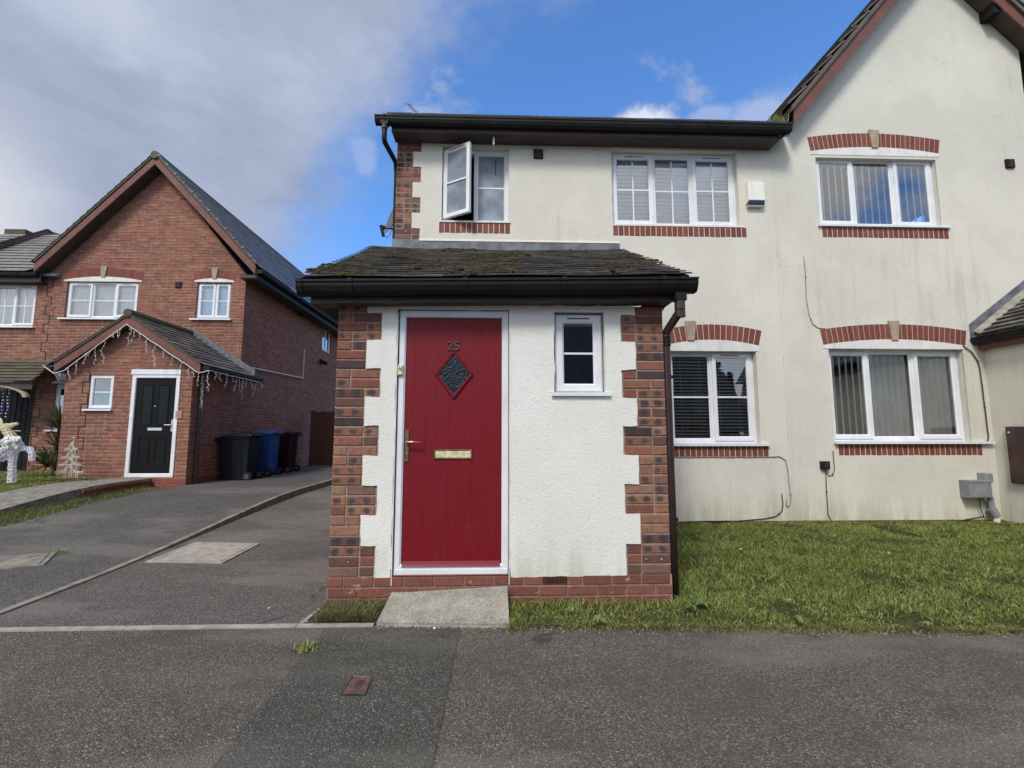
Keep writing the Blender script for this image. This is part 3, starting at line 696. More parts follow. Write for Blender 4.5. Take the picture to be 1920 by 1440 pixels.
# bell cast above the lead flashing
xa, xb = at(786, 452, Y2).x, at(1161, 455, Y2).x; zf = at(950, 454, Y2).z
MB().hexa([(xa, Y2-.030, zf-.006), (xb, Y2-.030, zf-.006), (xb, Y2, zf-.006), (xa, Y2, zf-.006), (xa, Y2-.016, zf+.03), (xb, Y2-.016, zf+.03), (xb, Y2, zf+.03), (xa, Y2, zf+.03)]).build('bell_cast', 'render_cream', h25)
fl = MB()
for i in range(4):
    a = xa+(xb-.02-xa)*i/4; b = xa+(xb-.02-xa)*(i+1)/4; fl.box(a+.002, b+.02, Y2-.022-.003*(i % 2), Y2-.002, zf-.20, zf-.006)
fl.box(WX0-.03, xa, Y2-.024, Y2+.0, zf-.22, at(760, 449, Y2).z)
fl.build('lead_flashing', 'lead', h25)

# ---- windows of house 25
def open_sash(win, par_x0, x0, x1, z0, z1, y, ang):
    c, s_ = math.cos(ang), math.sin(ang)
    def tf(v): u, d = v[0]-x0, v[1]-y; return (x0+u*c+d*s_, y+d*c-u*s_, v[2])
    sb = MB(); ring(sb, x0, x1, z0, z1, .062, y-.045, y+.0, .014); sb.v = [tf(v) for v in sb.v]; sa = sb.build('sash', 'upvc', win)
    p = MB().box(x0+.058, x1-.058, y-.026, y-.022, z0+.058, z1-.058); p.v = [tf(v) for v in p.v]; p.build('pane', 'obscure', win)
    p = MB().box(x0+.058, x1-.058, y-.040, y-.030, (z0+z1)/2-.012, (z0+z1)/2+.012); p.v = [tf(v) for v in p.v]; p.build('glazing_bar', 'upvc', win)
    p = MB().box(x0+.10, x1-.08, y-.049, y-.044, z1-.032, z1-.020); p.v = [tf(v) for v in p.v]; p.build('trickle_vent', 'cable_dark', win)
    MB().box(x0+.15, x0+.34, y+.004, y+.02, z0-.008, z0+.006).build('hinge_stay', 'cable_dark', win)
x0, x1, z0, z1 = oA
win, xs = window(h25, x0, x1, z0, z1, Y2+.075, [(1, 'open'), (1.02, 'fixed')], (1, 0), None, 'obscure', skip_open=(0,), fw_=.05)
open_sash(win, x0, xs[0]-.014, xs[1]+.020, z0+.045, z1-.045, Y2+.055, math.radians(32))
MB().box(at(929, 300, Y2).x-.006, at(929, 300, Y2).x+.006, Y2+.092, Y2+.096, at(929, 322, Y2).z, at(929, 292, Y2).z).build('cord', 'cable_dark', win)
MB().box(x0-.03, x1+.02, Y2-.03, Y2+.08, z0-.020, z0+.004).build('sill', 'white_trim', win)
soldier_sill(h25, x0-.035, x1+.02, z0-.022, Y2-.004)
x0, x1, z0, z1 = oB
win, xs = window(h25, x0, x1, z0, z1, Y2+.070, [(1, 'open'), (.98, 'fixed'), (1.02, 'open')], (1, 1), ('closed', 'blind_white', .058), 'glass')
MB().box(x0-.008, x1+.05, Y2-.022, Y2+.07, z0-.020, z0+.003).build('sill', 'white_trim', win)
soldier_sill(h25, x0+.0, x1+.09, z0-.022, Y2-.004, h=.145)
x0, x1, z0, z1 = oC
wC, xs = window(h25, x0, x1, z0, z1, Y2+.085, [(1.0, 'fixed'), (.98, 'open')], (1, 0), None, 'glass')
MB().box(x0-.01, x1+.10, Y2-.06, Y2+.085, z0-.030, z0+.002).build('sill', 'upvc', wC)
for i, (gl, sl) in enumerate(((0, 0), (1, 1))):
    make_blind(xs[i]+.03, xs[i+1]-.03, z0+.06, z1-.06, Y2+.10, ('venetian', '', .046), i).build('blind', 'blind_brown', wC)
soldier_sill(h25, x0, x1+.10, z0-.032, Y2-.004, h=.150)
zt = at(1340, 640, Y2).z
arch(h25, x0-.06, x1+.045, at(1421, 647, Y2).z-.012, Y2-.004, .080, fill=(z1-.012, -.016), keyx=at(1293, 610, Y2).x)
for (o_, d_) in ((oA, .06), (oB, .07)):                      # render drip heads
    MB().box(o_[0]-.05, o_[1]+.05, Y2-.022, Y2-.010, o_[3]+.0, o_[3]+.035).build('window_head', 'render_cream', h25)
# air bricks
def air_brick(par, px, py, Y, s_=.135):
    c = at(px, py, Y); mb = MB().box(c.x-s_/2, c.x+s_/2, Y-.03, Y+.01, c.z-s_/2, c.z+s_/2)
    a = mb.build('air_vent', 'black_plastic', par); g = MB()
    for i in range(5): z = c.z-s_*.4+s_*.8*i/4; g.box(c.x-s_*.42, c.x+s_*.42, Y-.040, Y-.029, z-.004, z+.006)
    g.box(c.x-.006, c.x+.006, Y-.042, Y-.029, c.z-s_*.42, c.z+s_*.42)
    g.build('grille', 'meter_brown', a)
air_brick(h25, 1009, 290, Y2-.01)
c = at(926, 272, Y2-.19)
MB().tube([(c.x, Y2-.19, SOFZ+.01), (c.x-.002, Y2-.19, c.z+.02), (c.x-.002, Y2-.195, c.z)], .013, 8).build('overflow_pipe', 'wire_white', h25)
# main eaves
YF = 6.02; YG = 5.90
gl, gr = at(702, 214, YG), at(1487, 231, YG)
zg = (gl.z+gr.z)/2
soffz = SOFZ+.0
fl0, fl1 = at(734, 248, YF).x, at(1462, 268, YF).x
MB().box(fl0, fl1, YF, YF+.018, soffz-.005, zg+.01).build('fascia', 'fascia_brown', h25)
MB().box(fl0, fl1, YF+.018, Y2-.014, soffz, soffz+.02).build('soffit', 'soffit_dark', h25)
gutter_run((gl.x, YG, zg), (gr.x, YG, zg), w=.116, h=.10, mat='gutter_green', par=h25, brackets=(.02, .085, .215, .385, .552, .715, .795, .955))
MB().prism([(gr.x, YG, zg), (gr.x-.05, YG+.05, zg-.11), (fl1-.02, YF-.001, soffz-.005), (gr.x-.02, YF-.001, zg)], (.012, 0, 0)).build('gutter_end', 'gutter_dark', h25)
RYR = 10.3; rz1 = 7.78
mb = MB(); sl = math.atan2(rz1-zg, RYR-YG-.03); Vv = (0, math.cos(sl), math.sin(sl)); Ls = math.hypot(rz1-zg, RYR-YG)
tile_rows(mb, (fl0-.05, YG+.05, zg+.005), (1, 0, 0), Vv, lambda t: (0, gr.x-fl0), int(Ls/.30), .30, .33, .022, 2)
mb.build('roof_tiles', 'tile_grey', h25)
mb = MB(); mb.prism([(fl0-.02, YF+.02, zg-.02), (fl0-.02, RYR, rz1-.03), (fl0-.02, 14.3, zg-.03), (fl0-.02, 14.3, zg-.10), (fl0-.02, RYR, rz1-.11), (fl0-.02, YF+.02, zg-.08)], (gr.x-fl0+.1, 0, 0)).build('roof', 'tile_grey', h25)
MB().prism([(WX0, Y2+.3, 5.3), (WX0, RYR, rz1-.12), (WX0, 14., 5.3)], (.22, 0, 0)).build('gable_end', 'brick_rustic', h25)
# downpipe of the main gutter: swan neck round the left corner
p = at(721, 243, YG+.06); q = at(737, 318, Y2+.18)
pts = [(p.x, YG+.06, zg-.10), (p.x, YG+.06, p.z-.13), (p.x+.005, YG+.075, p.z-.17), (WX0-.052, Y2+.16, q.z+.10), (WX0-.050, Y2+.22, q.z-.06), (WX0-.050, Y2+.22, 3.4), (WX0-.050, Y2+.22, .2)]
dp = MB().tube(pts, .034, 12).build('downpipe', 'gutter_dark', h25, smooth=True)
MB().tube([(p.x, YG+.06, zg-.085), (p.x, YG+.06, zg-.17)], .041, 12).build('pipe_socket', 'downpipe_brown', dp)
MB().box(p.x-.05, p.x+.05, YG+.02, YG+.11, zg-.115, zg-.06).build('gutter_outlet', 'gutter_dark', dp)

# ---- the porch
TILT = .018                                                  # eaves run a little out of level, as built
def tz(x): return TILT*(x-.0)
DZ0, DZ1 = at(845, 1066, Y1).z, at(848, 583, Y1).z
DX0, DX1 = at(741, 900, Y1).x, at(953, 900, Y1).x            # door frame outer
WN = rect(1041, 588, 1131, 736, Y1)
PZT = 2.33
dh = (DX0-.012, DX1+.010, DZ0-.02, DZ1+.01); wh = (WN[0]-.01, WN[1]+.012, WN[2]-.012, WN[3]+.015)
grid_wall([(PX0, PX1, 0, PZT)], [dh, wh], Y1, Y1+.20).build('porch_wall', 'render_white', h25)
PB = at(930, 1078, Y1).z
zq = PB; k = 0; teeth = [(PX0-.1, PX0+.348, PB-.1, PB), (PX1-.348, PX1+.1, PB-.1, PB), (DX0-.02, DX1+.02, PB-.1, DZ0)]; wide = True
while zq < PZT:
    w = .348 if wide else .232; teeth += [(PX0-.1, PX0+w, zq, min(zq+.225, PZT)), (PX1-w, PX1+.1, zq, min(zq+.225, PZT))]; zq += .225; wide = not wide
grid_wall([(PX0-.001, PX1+.001, PB-.012, PZT)], [dh, wh]+teeth, Y1-.019, Y1+.004, wob=.010, seed=8).build('porch_render', 'render_white', h25)
quoin(h25, PX0, PB, PZT, Y1-.010, 1, 'porch_quoin', seed=41)
quoin(h25, PX1, PB, PZT, Y1-.010, -1, 'porch_quoin', seed=77)
MB().box(PX0+.003, PX0+.345, Y1-.003, Y1+.02, PB, PZT).build('porch_mortar', 'mortar', h25)
MB().box(PX1-.345, PX1-.003, Y1-.003, Y1+.02, PB, PZT).build('porch_mortar', 'mortar', h25)
for X in (PX0, PX1-.2): MB().box(X+.001, X+.199, Y1+.20, Y2, .0, PZT).build('porch_side_wall', 'brick_rustic' if X < 0 else 'brick_rustic', h25)
# engineering brick plinth: two and a half courses laid as single bricks
pl = MB(); rnd = random.Random(4)
for row in range(3):
    z1_ = PB-.004-row*.077; z0_ = z1_-.068; x = PX0-(.0 if row % 2 else .11)
    while x < PX1:
        a, b = max(x+.004, PX0-.004), min(x+.221, PX1+.004); x += .225
        if b-a < .03: continue
        pl.cbox(a, b, Y1-.020+rnd.uniform(-.002, .002), Y1+.05, z0_, z1_, .005)
pl.build('porch_plinth', 'brick_step', h25)
MB().box(PX0-.002, PX1+.002, Y1-.012, Y1+.05, -.1, PB-.006).build('plinth_mortar', 'mortar', h25)
c = at(1040, 1083, Y1); g = MB()
for i in range(16): g.box(c.x-.09+i*.0115, c.x-.09+i*.0115+.005, Y1-.026, Y1-.02, PB-.06, PB-.010)
g.build('air_vent', 'black_plastic', h25)
sb2 = MB(); x = DX0
while x < DX1: sb2.cbox(x+.004, min(x+.221, DX1), Y1-.018, Y1+.04, PB+.001, DZ0-.041, .004); x += .225
sb2.build('threshold_bricks', 'brick_step', h25)
# front door
yD = Y1+.012
mb = MB(); ring(mb, DX0+.004, DX1, DZ0-.02, DZ1, .052, yD-.012, yD+.06, .012)
mb.box(DX0+.01, DX1-.01, yD-.02, yD+.03, DZ0-.04, DZ0-.006)
frame = mb.build('door_frame', 'upvc', h25)
for X in (DX0-.009, DX1+.004): MB().box(X, X+.006, Y1-.022, Y1+.02, .17, DZ1-.02).build('frame_trim', 'white_trim', h25)
for X in (DX0-.001, DX1+.0005): MB().box(X, X+.004, Y1-.004, Y1+.03, .17, DZ1).build('frame_shadow_line', 'cable_dark', h25)  # dark strips stand in for the shadow lines beside the frame
sx0, sx1 = DX0+.060, DX1-.056; sz0, sz1 = DZ0+.012, DZ1-.056
yd = yD+.006
cxD = at(851, 700, Y1).x; gA = at(851, 655, Y1).z; gB = at(851, 749, Y1).z
gc = (gA+gB)/2; gh = (gA-gB)/2; gw = (at(887, 700, Y1).x-at(814, 700, Y1).x)/2
# skin with V-grooves; lower edge has a drip bar
mb = MB(); pxs = [sx0]; ng = 8; gr_ = [sx0+(sx1-sx0)*(i+.5)/8.2+.02 for i in range(ng)]
for g in gr_: pxs += [g-.003, g, g+.003]
pxs.append(sx1); ys = [0]+[0, .0014, 0]*ng+[0]
for i in range(len(pxs)-1):
    a, b = pxs[i], pxs[i+1]; ya, yb = yd+ys[i], yd+ys[i+1]
    mb.quad((a, ya, sz0), (b, yb, sz0), (b, yb, sz1), (a, ya, sz1))
mb.box(sx0, sx1, yd+.004, yd+.044, sz0, sz1)
door = mb.build('door', 'door_red', h25)
# diamond light: moulding and rippled glass
def diamond(d, y): return [(cxD, y, gc+gh-d*1.35), (cxD+gw-d, y, gc), (cxD, y, gc-gh+d*1.35), (cxD-gw+d, y, gc)]
L = [diamond(0, yd+.002), diamond(0, yd-.010), diamond(.008, yd-.016), diamond(.013, yd-.010), diamond(.019, yd-.012), diamond(.031, yd-.002), diamond(.031, yd+.003)]
vs = [p_ for l in L for p_ in l]; fs = []
for a in range(len(L)-1):
    for i in range(4): j = (i+1) % 4; fs.append((a*4+i, (a+1)*4+i, (a+1)*4+j, a*4+j))
mb = MB(); mb.add(vs, fs); mb.build('diamond_moulding', 'door_trim_red', door)
mb = MB(); d0 = diamond(.026, yd-.0035); mb.quad(*d0[::-1]); mb.build('diamond_pane', 'glass_ripple', door)
mb = MB(); d0 = diamond(.026, yd-.001); mb.quad(*d0[::-1]); mb.build('pane_backing', 'drain_black', door)
c = at(850, 648, Y1)
text_mesh('door_number', '25', .105, .003, 'number_grey', door, (c.x, yd-.006, at(850, 656, Y1).z))
MB().hexa([(sx0+.004, yd-.028, sz0+.004), (sx1-.008, yd-.028, sz0+.004), (sx1-.008, yd+.003, sz0+.004), (sx0+.004, yd+.003, sz0+.004), (sx0+.004, yd-.020, sz0+.018), (sx1-.008, yd-.020, sz0+.018), (sx1-.008, yd+.003, sz0+.042), (sx0+.004, yd+.003, sz0+.042)]).build('weather_bar', 'door_trim_red', door)
# letterbox
a, b = at(813, 861, Y1), at(885, 843, Y1)
lb = MB(); ring(lb, a.x, b.x, a.z, b.z, .010, yd-.011, yd+.002, .004); lb = lb.build('letterbox', 'brass_dull', door)
MB().cbox(a.x+.009, b.x-.009, yd-.008, yd+.002, a.z+.009, b.z-.009, .004).build('letterbox_flap', 'brass_plate', lb)
# lever handle on its back plate
a, b = at(761, 866, Y1), at(770, 806, Y1)
xp = sx0+.020; hw = .016
mb = MB(); mb.cbox(xp-hw, xp+hw, yd-.010, yd+.002, a.z, b.z, .004)
hd = mb.build('door_handle', 'brass_dull', door)
hz = at(775, 829, Y1).z
MB().tube([(xp, yd, hz), (xp, yd-.045, hz), (xp+.012, yd-.055, hz+.001), (xp+.05, yd-.056, hz+.002), (xp+.118, yd-.052, hz-.001)], .0085, 10, r2=.0062).build('lever', 'brass', hd, smooth=True)
MB().tube([(xp, yd-.008, hz-.085), (xp, yd-.016, hz-.085)], .0085, 12).build('lock_cylinder', 'brass', hd)
# small porch window
x0, x1, z0, z1 = WN
win, xs = window(h25, x0, x1, z0, z1, Y1+.035, [(1, 'open')], (1, 0), None, 'glass_dark', fw_=.030, barw=.008)
MB().box(x0-.035, x1+.045, Y1-.045, Y1+.05, z0-.030, z0-.002).build('sill', 'upvc', win)
MB().box(x0-.03, x1+.03, Y1-.022, Y1-.012, z1+.012, z1+.030).build('window_head', 'render_white', h25)
MB().box(x0-.02, x1+.03, Y1+.45, Y1+.46, z0, z1).build('dark_backing', 'room_dark', h25)  # dark sheet behind the pane, stands in for the unlit interior
MB().box(PX0+.21, PX1-.21, Y1+1.2, Y1+1.22, 0, 2.2).build('inner_partition', 'room_dark', h25)
# porch eaves: fascia, soffit, gutter, tiles
yf, yg = Y1-.15, Y1-.27
gz = at(930, 521, yg).z
f0, f1 = at(583, 555, yf).x, at(1264, 555, yf).x
fz = at(930, 566, yf).z
def sheared(mb): mb.v = [(x, y, z+tz(x)) for x, y, z in mb.v]; return mb
sheared(MB().box(f0, f1, yf, yf+.018, fz, gz+.02)).build('porch_fascia', 'fascia_brown', h25)
sheared(MB().box(f0+.002, f1-.002, yf+.018, Y1+.02, fz+.006, fz+.02)).build('porch_soffit', 'soffit_dark', h25)
for X in (f0-.001, f1-.017): sheared(MB().box(X, X+.018, yf+.018, Y2-.03, fz, gz+.02)).build('verge_board', 'fascia_brown', h25)
g0, g1 = at(553, 530, yg).x, at(1311, 530, yg).x
gutter_run((g0, yg, gz+tz(g0)), (g1, yg, gz+tz(g1)), w=.118, h=.105, par=h25, name='porch_gutter', brackets=(.004, .125, .408, .655, .905, .955))
pt = porch_top
eZ = gz+.012; eY = yg+.035
slL = math.hypot(pt-eZ, Y2-.03-eY); sl = math.atan2(pt-eZ, Y2-.03-eY); Vv = (0, math.cos(sl), math.sin(sl))
e0, e1 = at(561, 517, eY).x, at(1297, 517, eY).x; t0, t1 = at(697, 464, Y2-.03).x, at(1168, 468, Y2-.03).x
rows = 19
def wf(t): return (e0+(t0-e0)*t-e0, e1+(t1-e1)*t-e0)
def sag(u, v):
    x = (u-(e1-e0)/2)/((e1-e0)/2); f = v/slL
    return tz(e0+u)*(1-f)+.028*f*(x*x-.35)+.006*math.sin(u*5+v*3)
mb = MB(); tile_rows(mb, (e0, eY, eZ), (1, 0, 0), Vv, wf, rows, slL/rows, .268, .014, 9, jit=.003, zfun=sag, lo=1.4, hi=2.15)
ptl = mb.build('porch_roof_tiles', 'tile_moss', h25)
mb = MB(); NU, NV = 14, 10
for lay, hh in ((0, -.045), (1, .006)):
    for j in range(NV+1):
        a_, b_ = wf(j/NV); a_ += .012; b_ -= .012
        for i in range(NU+1):
            uu = a_+(b_-a_)*i/NU; vv = .02+(slL-.03)*j/NV; p_ = Vector((e0+uu, eY, eZ))+Vector(Vv)*vv+Vector((0, -math.sin(sl), math.cos(sl)))*hh; mb.v.append((p_.x, p_.y, p_.z+sag(uu, vv)))
K_ = (NU+1)*(NV+1)
for j in range(NV):
    for i in range(NU):
        k = j*(NU+1)+i; mb.f.append((k+K_, k+1+K_, k+NU+2+K_, k+NU+1+K_)); mb.f.append((k+NU+1, k+NU+2, k+1, k))
for j in range(NV):
    for i in (0, NU): k = j*(NU+1)+i; mb.f.append((k, k+NU+1, k+NU+1+K_, k+K_))
for i in range(NU): mb.f.append((i, i+1, i+1+K_, i+K_))
mb.build('porch_roof', 'soffit_dark', h25)
# moss cushions on the porch tiles
ms = MB(); rnd = random.Random(12); nrm = Vector((0, -math.sin(sl), math.cos(sl)))
cnt = 0
while cnt < 780:
    t = rnd.random()**1.05; u = rnd.random(); a, b = wf(t); uu = a+(b-a)*u
    dens = mnoise.noise(Vector((uu*1.6, t*3.2, 3)))+.35*mnoise.noise(Vector((uu*6, t*9, 8)))
    if dens < .16+.20*abs(u-.52)*2-rnd.random()*.25: continue
    v_ = (int(t*rows)+rnd.uniform(.0, .25))*slL/rows
    p = Vector((e0+uu, eY, eZ))+Vector(Vv)*v_+nrm*.026; p.z += sag(uu, v_)
    r = rnd.uniform(.008, .024)*(1.35 if rnd.random() < .12 else 1)
    ms.blob(p, r, (rnd.uniform(1.0, 1.8), 1, .62), cnt, .22, 6, 4); cnt += 1
mo = ms.build('moss', 'moss', h25); mo['kind'] = 'stuff'
# porch downpipe: hopper, elbow, slanted length back to the wall corner, straight length to the ground
p = at(1274, 556, yg+.07); x = p.x
xe_ = at(1244, 640, Y1+.05).x; ze_ = at(1244, 636, Y1+.05).z
zc = at(1274, 582, yg+.07).z
pts = [(x, yg+.07, gz-.09), (x, yg+.07, zc+.02), (x-.008, yg+.078, zc-.02), (x-.025, yg+.095, zc-.05), (PX1+.052, Y1+.035, ze_+.07), (PX1+.044, Y1+.045, ze_+.03), (PX1+.042, Y1+.05, ze_-.02), (PX1+.042, Y1+.05, 1.2), (PX1+.042, Y1+.05, .02)]
dp = MB().tube(pts, .033, 14).build('porch_downpipe', 'downpipe_brown', h25, smooth=True)
MB().box(x-.042, x+.042, yg+.03, yg+.105, gz-.145, gz-.085).build('gutter_outlet', 'gutter_dark', dp)
for (a, b) in ((gz-.14, gz-.215), (gz-.225, gz-.27)): MB().tube([(x, yg+.07, a), (x, yg+.07, b)], .040, 14).build('pipe_socket', 'downpipe_brown', dp, smooth=False)
MB().tube([(PX1+.042, Y1+.05, ze_+.02), (PX1+.042, Y1+.05, ze_-.06)], .039, 14).build('pipe_socket', 'gutter_dark', dp)
for z in (1.75, .62): MB().box(PX1-.001, PX1+.084, Y1+.03, Y1+.055, z, z+.025).build('pipe_clip', 'gutter_dark', dp)
# satin cable loop hanging under the eaves end
# (a separate little thing)

# ================================================================== GABLED NEIGHBOUR ON THE RIGHT
hg = thing('house', 'tall grey rendered house with a steep red bargeboard gable at the right', 'house', (6, Y2, 0))
oD = rect(1532, 292, 1758, 424, Y2); oE = rect(1558, 653, 1812, 828, Y2)
YV = 6.04
# bargeboard lines
bl0, bl1 = at(1490, 232, YV), at(1682, 0, YV); br0, br1 = at(1863, 0, YV), at(1920, 52, YV)
mL = (bl1.z-bl0.z)/(bl1.x-bl0.x); mR = (br1.z-br0.z)/(br1.x-br0.x)
apx = (br0.z-bl0.z+mL*bl0.x-mR*br0.x)/(mL-mR); apz = bl0.z+mL*(apx-bl0.x)
xR = 9.2; zR = apz+mR*(xR-apx); zL = bl0.z; xL = bl0.x
hs = [tuple(oD), tuple(oE)]
EZ = SOFZ+.15
rx2 = apx+(EZ-apz)/mR
grid_wall([(SPLIT, 7.9, 0, 5.30)], hs, Y2, Y2+.25).build('wall', 'render_grey', hg)
grid_wall([(SPLIT, 7.9, BZ, 5.30)], hs+[(RX, 9.2, 0, 2.3)], Y2-.014, Y2+.004, wob=.0).build('render_coat', 'render_grey', hg)
zl46 = lambda z: xL+(z-zL)/mL
def gpoly(y): return [(SPLIT, y, 5.30), (7.9, y, 5.30), (7.9, y, apz+mR*(7.9-apx)+.05), (apx, y, apz+.05), (zl46(zL)-.0, y, zL+.05), (SPLIT, y, zL+.05)]
MB().prism(gpoly(Y2-.014), (0, .26, 0)).build('gable_wall', 'render_grey', hg)
grid_wall([(SPLIT, RX, -.1, BZ+.004)], [], Y2-.006, Y2+.02).build('plinth', 'brick_plinth', hg)
MB().box(SPLIT+.3, 9.1, Y2+3, Y2+3.1, 0, 5.3).build('inner_wall', 'room_dark', hg)
MB().box(SPLIT+.1, 9.0, Y2+.4, 13.6, 2.62, 2.82).build('upper_floor', 'room_dark', hg)
MB().box(7.9, 8.1, Y2, 14, 0, 5.0).build('side_wall', 'render_grey', hg); MB().box(SPLIT, 9.1, 13.8, 14, 0, 5.2).build('rear_wall', 'render_grey', hg)
def off(m, d):                                               # vertical offset for a perpendicular distance
    return d*math.sqrt(1+m*m)
def strip(y0, y1, dlo, dhi, name, mat, xLf, xRf, side='both'):
    def mk(dx): return [(xLf, zL+mL*(xLf-xL))]
    for s_, m_, xf in (('L', mL, xLf), ('R', mR, xRf)):
        lo, hi = off(m_, dlo), off(m_, dhi)
        zf_ = (zL+mL*(xf-xL)) if s_ == 'L' else (apz+mR*(xf-apx))
        ax_lo = apx; P = [(xf, y0, zf_+lo), (apx, y0, apz+lo), (apx, y0, apz+hi), (xf, y0, zf_+hi)]
        if s_ == 'R': P = P[::-1]
        MB().prism(P, (0, y1-y0, 0)).build(name, mat, hg)
strip(YV, YV+.022, 0, .145, 'bargeboard', 'barge_red', xL, xR)
strip(YV-.035, Y2+.3, .146, .20, 'verge_mortar', 'tile_edge', xL-.04, xR)
strip(YV+.022, Y2-.012, .02, .04, 'soffit', 'soffit_dark', xL, xR)
# roof planes of the gable, tiled
for s_, m_, xf, nm in (('L', mL, xL-.06, 0), ('R', mR, xR, 1)):
    zf_ = (zL+mL*(xf-xL)) if s_ == 'L' else (apz+mR*(xf-apx)); o_ = off(m_, .205)
    Lr = math.hypot(apx-xf, apz-zf_); Vd = ((apx-xf)/Lr, 0, (apz-zf_)/Lr); r_ = int(Lr/.3)
    mb = MB(); tile_rows(mb, (xf, YV-.05 if s_ == 'L' else YV-.05, zf_+o_), (0, 1, 0), Vd, lambda t: (0, 7.9), r_, Lr/r_, .33, .03, 3+nm, jit=.008)
    mb.build('roof_tiles', 'tile_moss', hg)
MB().box(at(1860, 15, YV+.1).x-.06, at(1860, 15, YV+.1).x+.05, YV+.03, Y2-.01, at(1860, 30, YV+.1).z, at(1860, 8, YV+.1).z).build('eaves_bracket', 'gutter_dark', hg)
x0, x1, z0, z1 = oD
win, xs = window(hg, x0, x1, z0, z1, Y2+.06, [(1, 'open'), (1.12, 'fixed'), (1.02, 'open')], (0, 0), ('vertical', 'blind_white', .105, .42, (.5, .5, .4)), 'glass', sill=.0, vents=False)
MB().box(x0-.04, x1+.10, Y2-.05, Y2+.06, z0-.028, z0+.001).build('sill', 'upvc', win)
soldier_sill(hg, x0+.02, x1+.085, z0-.032, Y2-.004, h=.15)
arch(hg, x0-.07, x1+.055, at(1758, 289, Y2).z-.004, Y2-.004, .080, fill=(z1-.012, -.016))
x0, x1, z0, z1 = oE
win, xs = window(hg, x0, x1, z0, z1, Y2+.085, [(1, 'open'), (1.15, 'fixed'), (1.05, 'open')], (0, 0), ('vertical', 'blind_grey', .092, 1.02, (.95, -.25, -.12)), 'glass', vents=False)
MB().box(x0-.02, RX-.03, Y2-.07, Y2+.085, z0-.030, z0+.001).build('sill', 'upvc', win)
soldier_sill(hg, x0+.04, x1+.13, z0-.034, Y2-.004, h=.15)
arch(hg, x0-.07, x1+.045, at(1800, 647, Y2).z-.012, Y2-.004, .085, fill=(z1-.012, -.016))
air_brick(hg, 1891, 308, Y2-.01, .13)
# grass growing in the gutter joint
gt = MB(); rnd = random.Random(3); c0 = at(1462, 226, YG+.1)
for i in range(90):
    a = rnd.gauss(math.pi/2+.25, .65); l = rnd.uniform(.06, .20); b = Vector((c0.x+rnd.uniform(-.12, .10), YG+.06+rnd.uniform(0, .1), c0.z-.03)); d = Vector((math.cos(a), rnd.uniform(-.5, .3), math.sin(a))).normalized()
    q = b+d*l*.6; r = b+d*l+Vector((0, 0, -l*.25)); w = .004
    gt.add([b+Vector((-w, 0, 0)), b+Vector((w, 0, 0)), q+Vector((w*.7, 0, 0)), q-Vector((w*.7, 0, 0)), r], [(0, 1, 2, 3), (3, 2, 4)])
tag(gt.build('gutter_weed', 'grass'), 'tuft of grass growing from the roof gutter at the foot of the red gable board', 'weed')
# ---- right-hand porch of that house
pp = MB()
grid_wall([(Y1-.2, Y2-.01, BZ-.01, 2.55)], [], RX, RX+.2, axis='x').build('porch_side_wall', 'render_cream', hg)
MB().box(RX+.006, RX+.15, Y1-.2, Y2-.01, -.05, BZ-.008).build('porch_plinth', 'brick_plinth', hg)
MB().box(RX+.2, 8.9, Y1-.2, Y1, 0, 2.5).build('porch_front_wall', 'render_cream', hg)
ex = RX-.20; ez = at(1806, 636, Y2-.05).z+.02
m36 = math.tan(math.radians(36)); rx = 7.9
MB().box(ex+.115, ex+.135, Y1-.45, Y2-.02, ez-.17, ez+.01).build('porch_fascia', 'barge_red', hg)
MB().box(ex+.13, RX+.01, Y1-.45, Y2-.02, ez-.165, ez-.15).build('porch_soffit', 'soffit_dark', hg)
gutter_run((ex, Y1-.48, ez), (ex, Y2-.03, ez), par=hg, name='porch_gutter', out=(-1, 0, 0), mat='gutter_green', brackets=(.3, .6, .9))
Lr = math.hypot(rx-ex, (rx-ex)*m36); Vd = (math.cos(math.radians(36)), 0, math.sin(math.radians(36)))
mb = MB(); tile_rows(mb, (ex+.04, Y1-.5, ez+.01), (0, 1, 0), Vd, lambda t: (0, Y2-.12-(Y1-.5)), 13, Lr/13, .268, .016, 15, jit=.012, lo=1.5, hi=2.3); mb.build('porch_roof_tiles', 'tile_moss', hg)
mb = MB(); tile_rows(mb, (2*rx-ex, Y1-.5, ez+.01), (0, 1, 0), (-Vd[0], 0, Vd[2]), lambda t: (0, Y2-.05-(Y1-.5)), 13, Lr/13, .268, .016, 16); mb.build('porch_roof_tiles', 'tile_moss', hg)
def sl_strip(y0, y1, lo, hi, name, mat): MB().prism([(ex+.02, y0, ez+lo), (rx, y0, ez+lo+(rx-ex)*m36), (rx, y0, ez+hi+(rx-ex)*m36), (ex+.02, y0, ez+hi)], (0, y1-y0, 0)).build(name, mat, hg)
sl_strip(Y2-.026, Y2-.012, .0, .20, 'lead_flashing', 'lead')
MB().prism([(ex+.06, Y2-.13, ez+.045), (rx, Y2-.13, ez+.045+(rx-ex)*m36), (rx, Y2-.027, ez+.10+(rx-ex)*m36), (ex+.06, Y2-.027, ez+.10)], (.02, 0, -.03)).build('mortar_fillet', 'concrete', hg)
ms = MB(); rnd = random.Random(33); nr = Vector((-Vd[2], 0, Vd[0]))
for i in range(240):
    t = rnd.random(); y = rnd.uniform(Y1-.4, Y2-.14)
    if mnoise.noise(Vector((t*4, y*2.2, 1))) < -.05: continue
    p = Vector((ex+.04, y, ez+.01))+Vector(Vd)*((int(t*13)+rnd.uniform(0, .25))*Lr/13)+nr*.02; ms.blob(p, rnd.uniform(.012, .034), (1, 1.5, .6), i, .25)
mo = ms.build('moss', 'moss', hg); mo['kind'] = 'stuff'
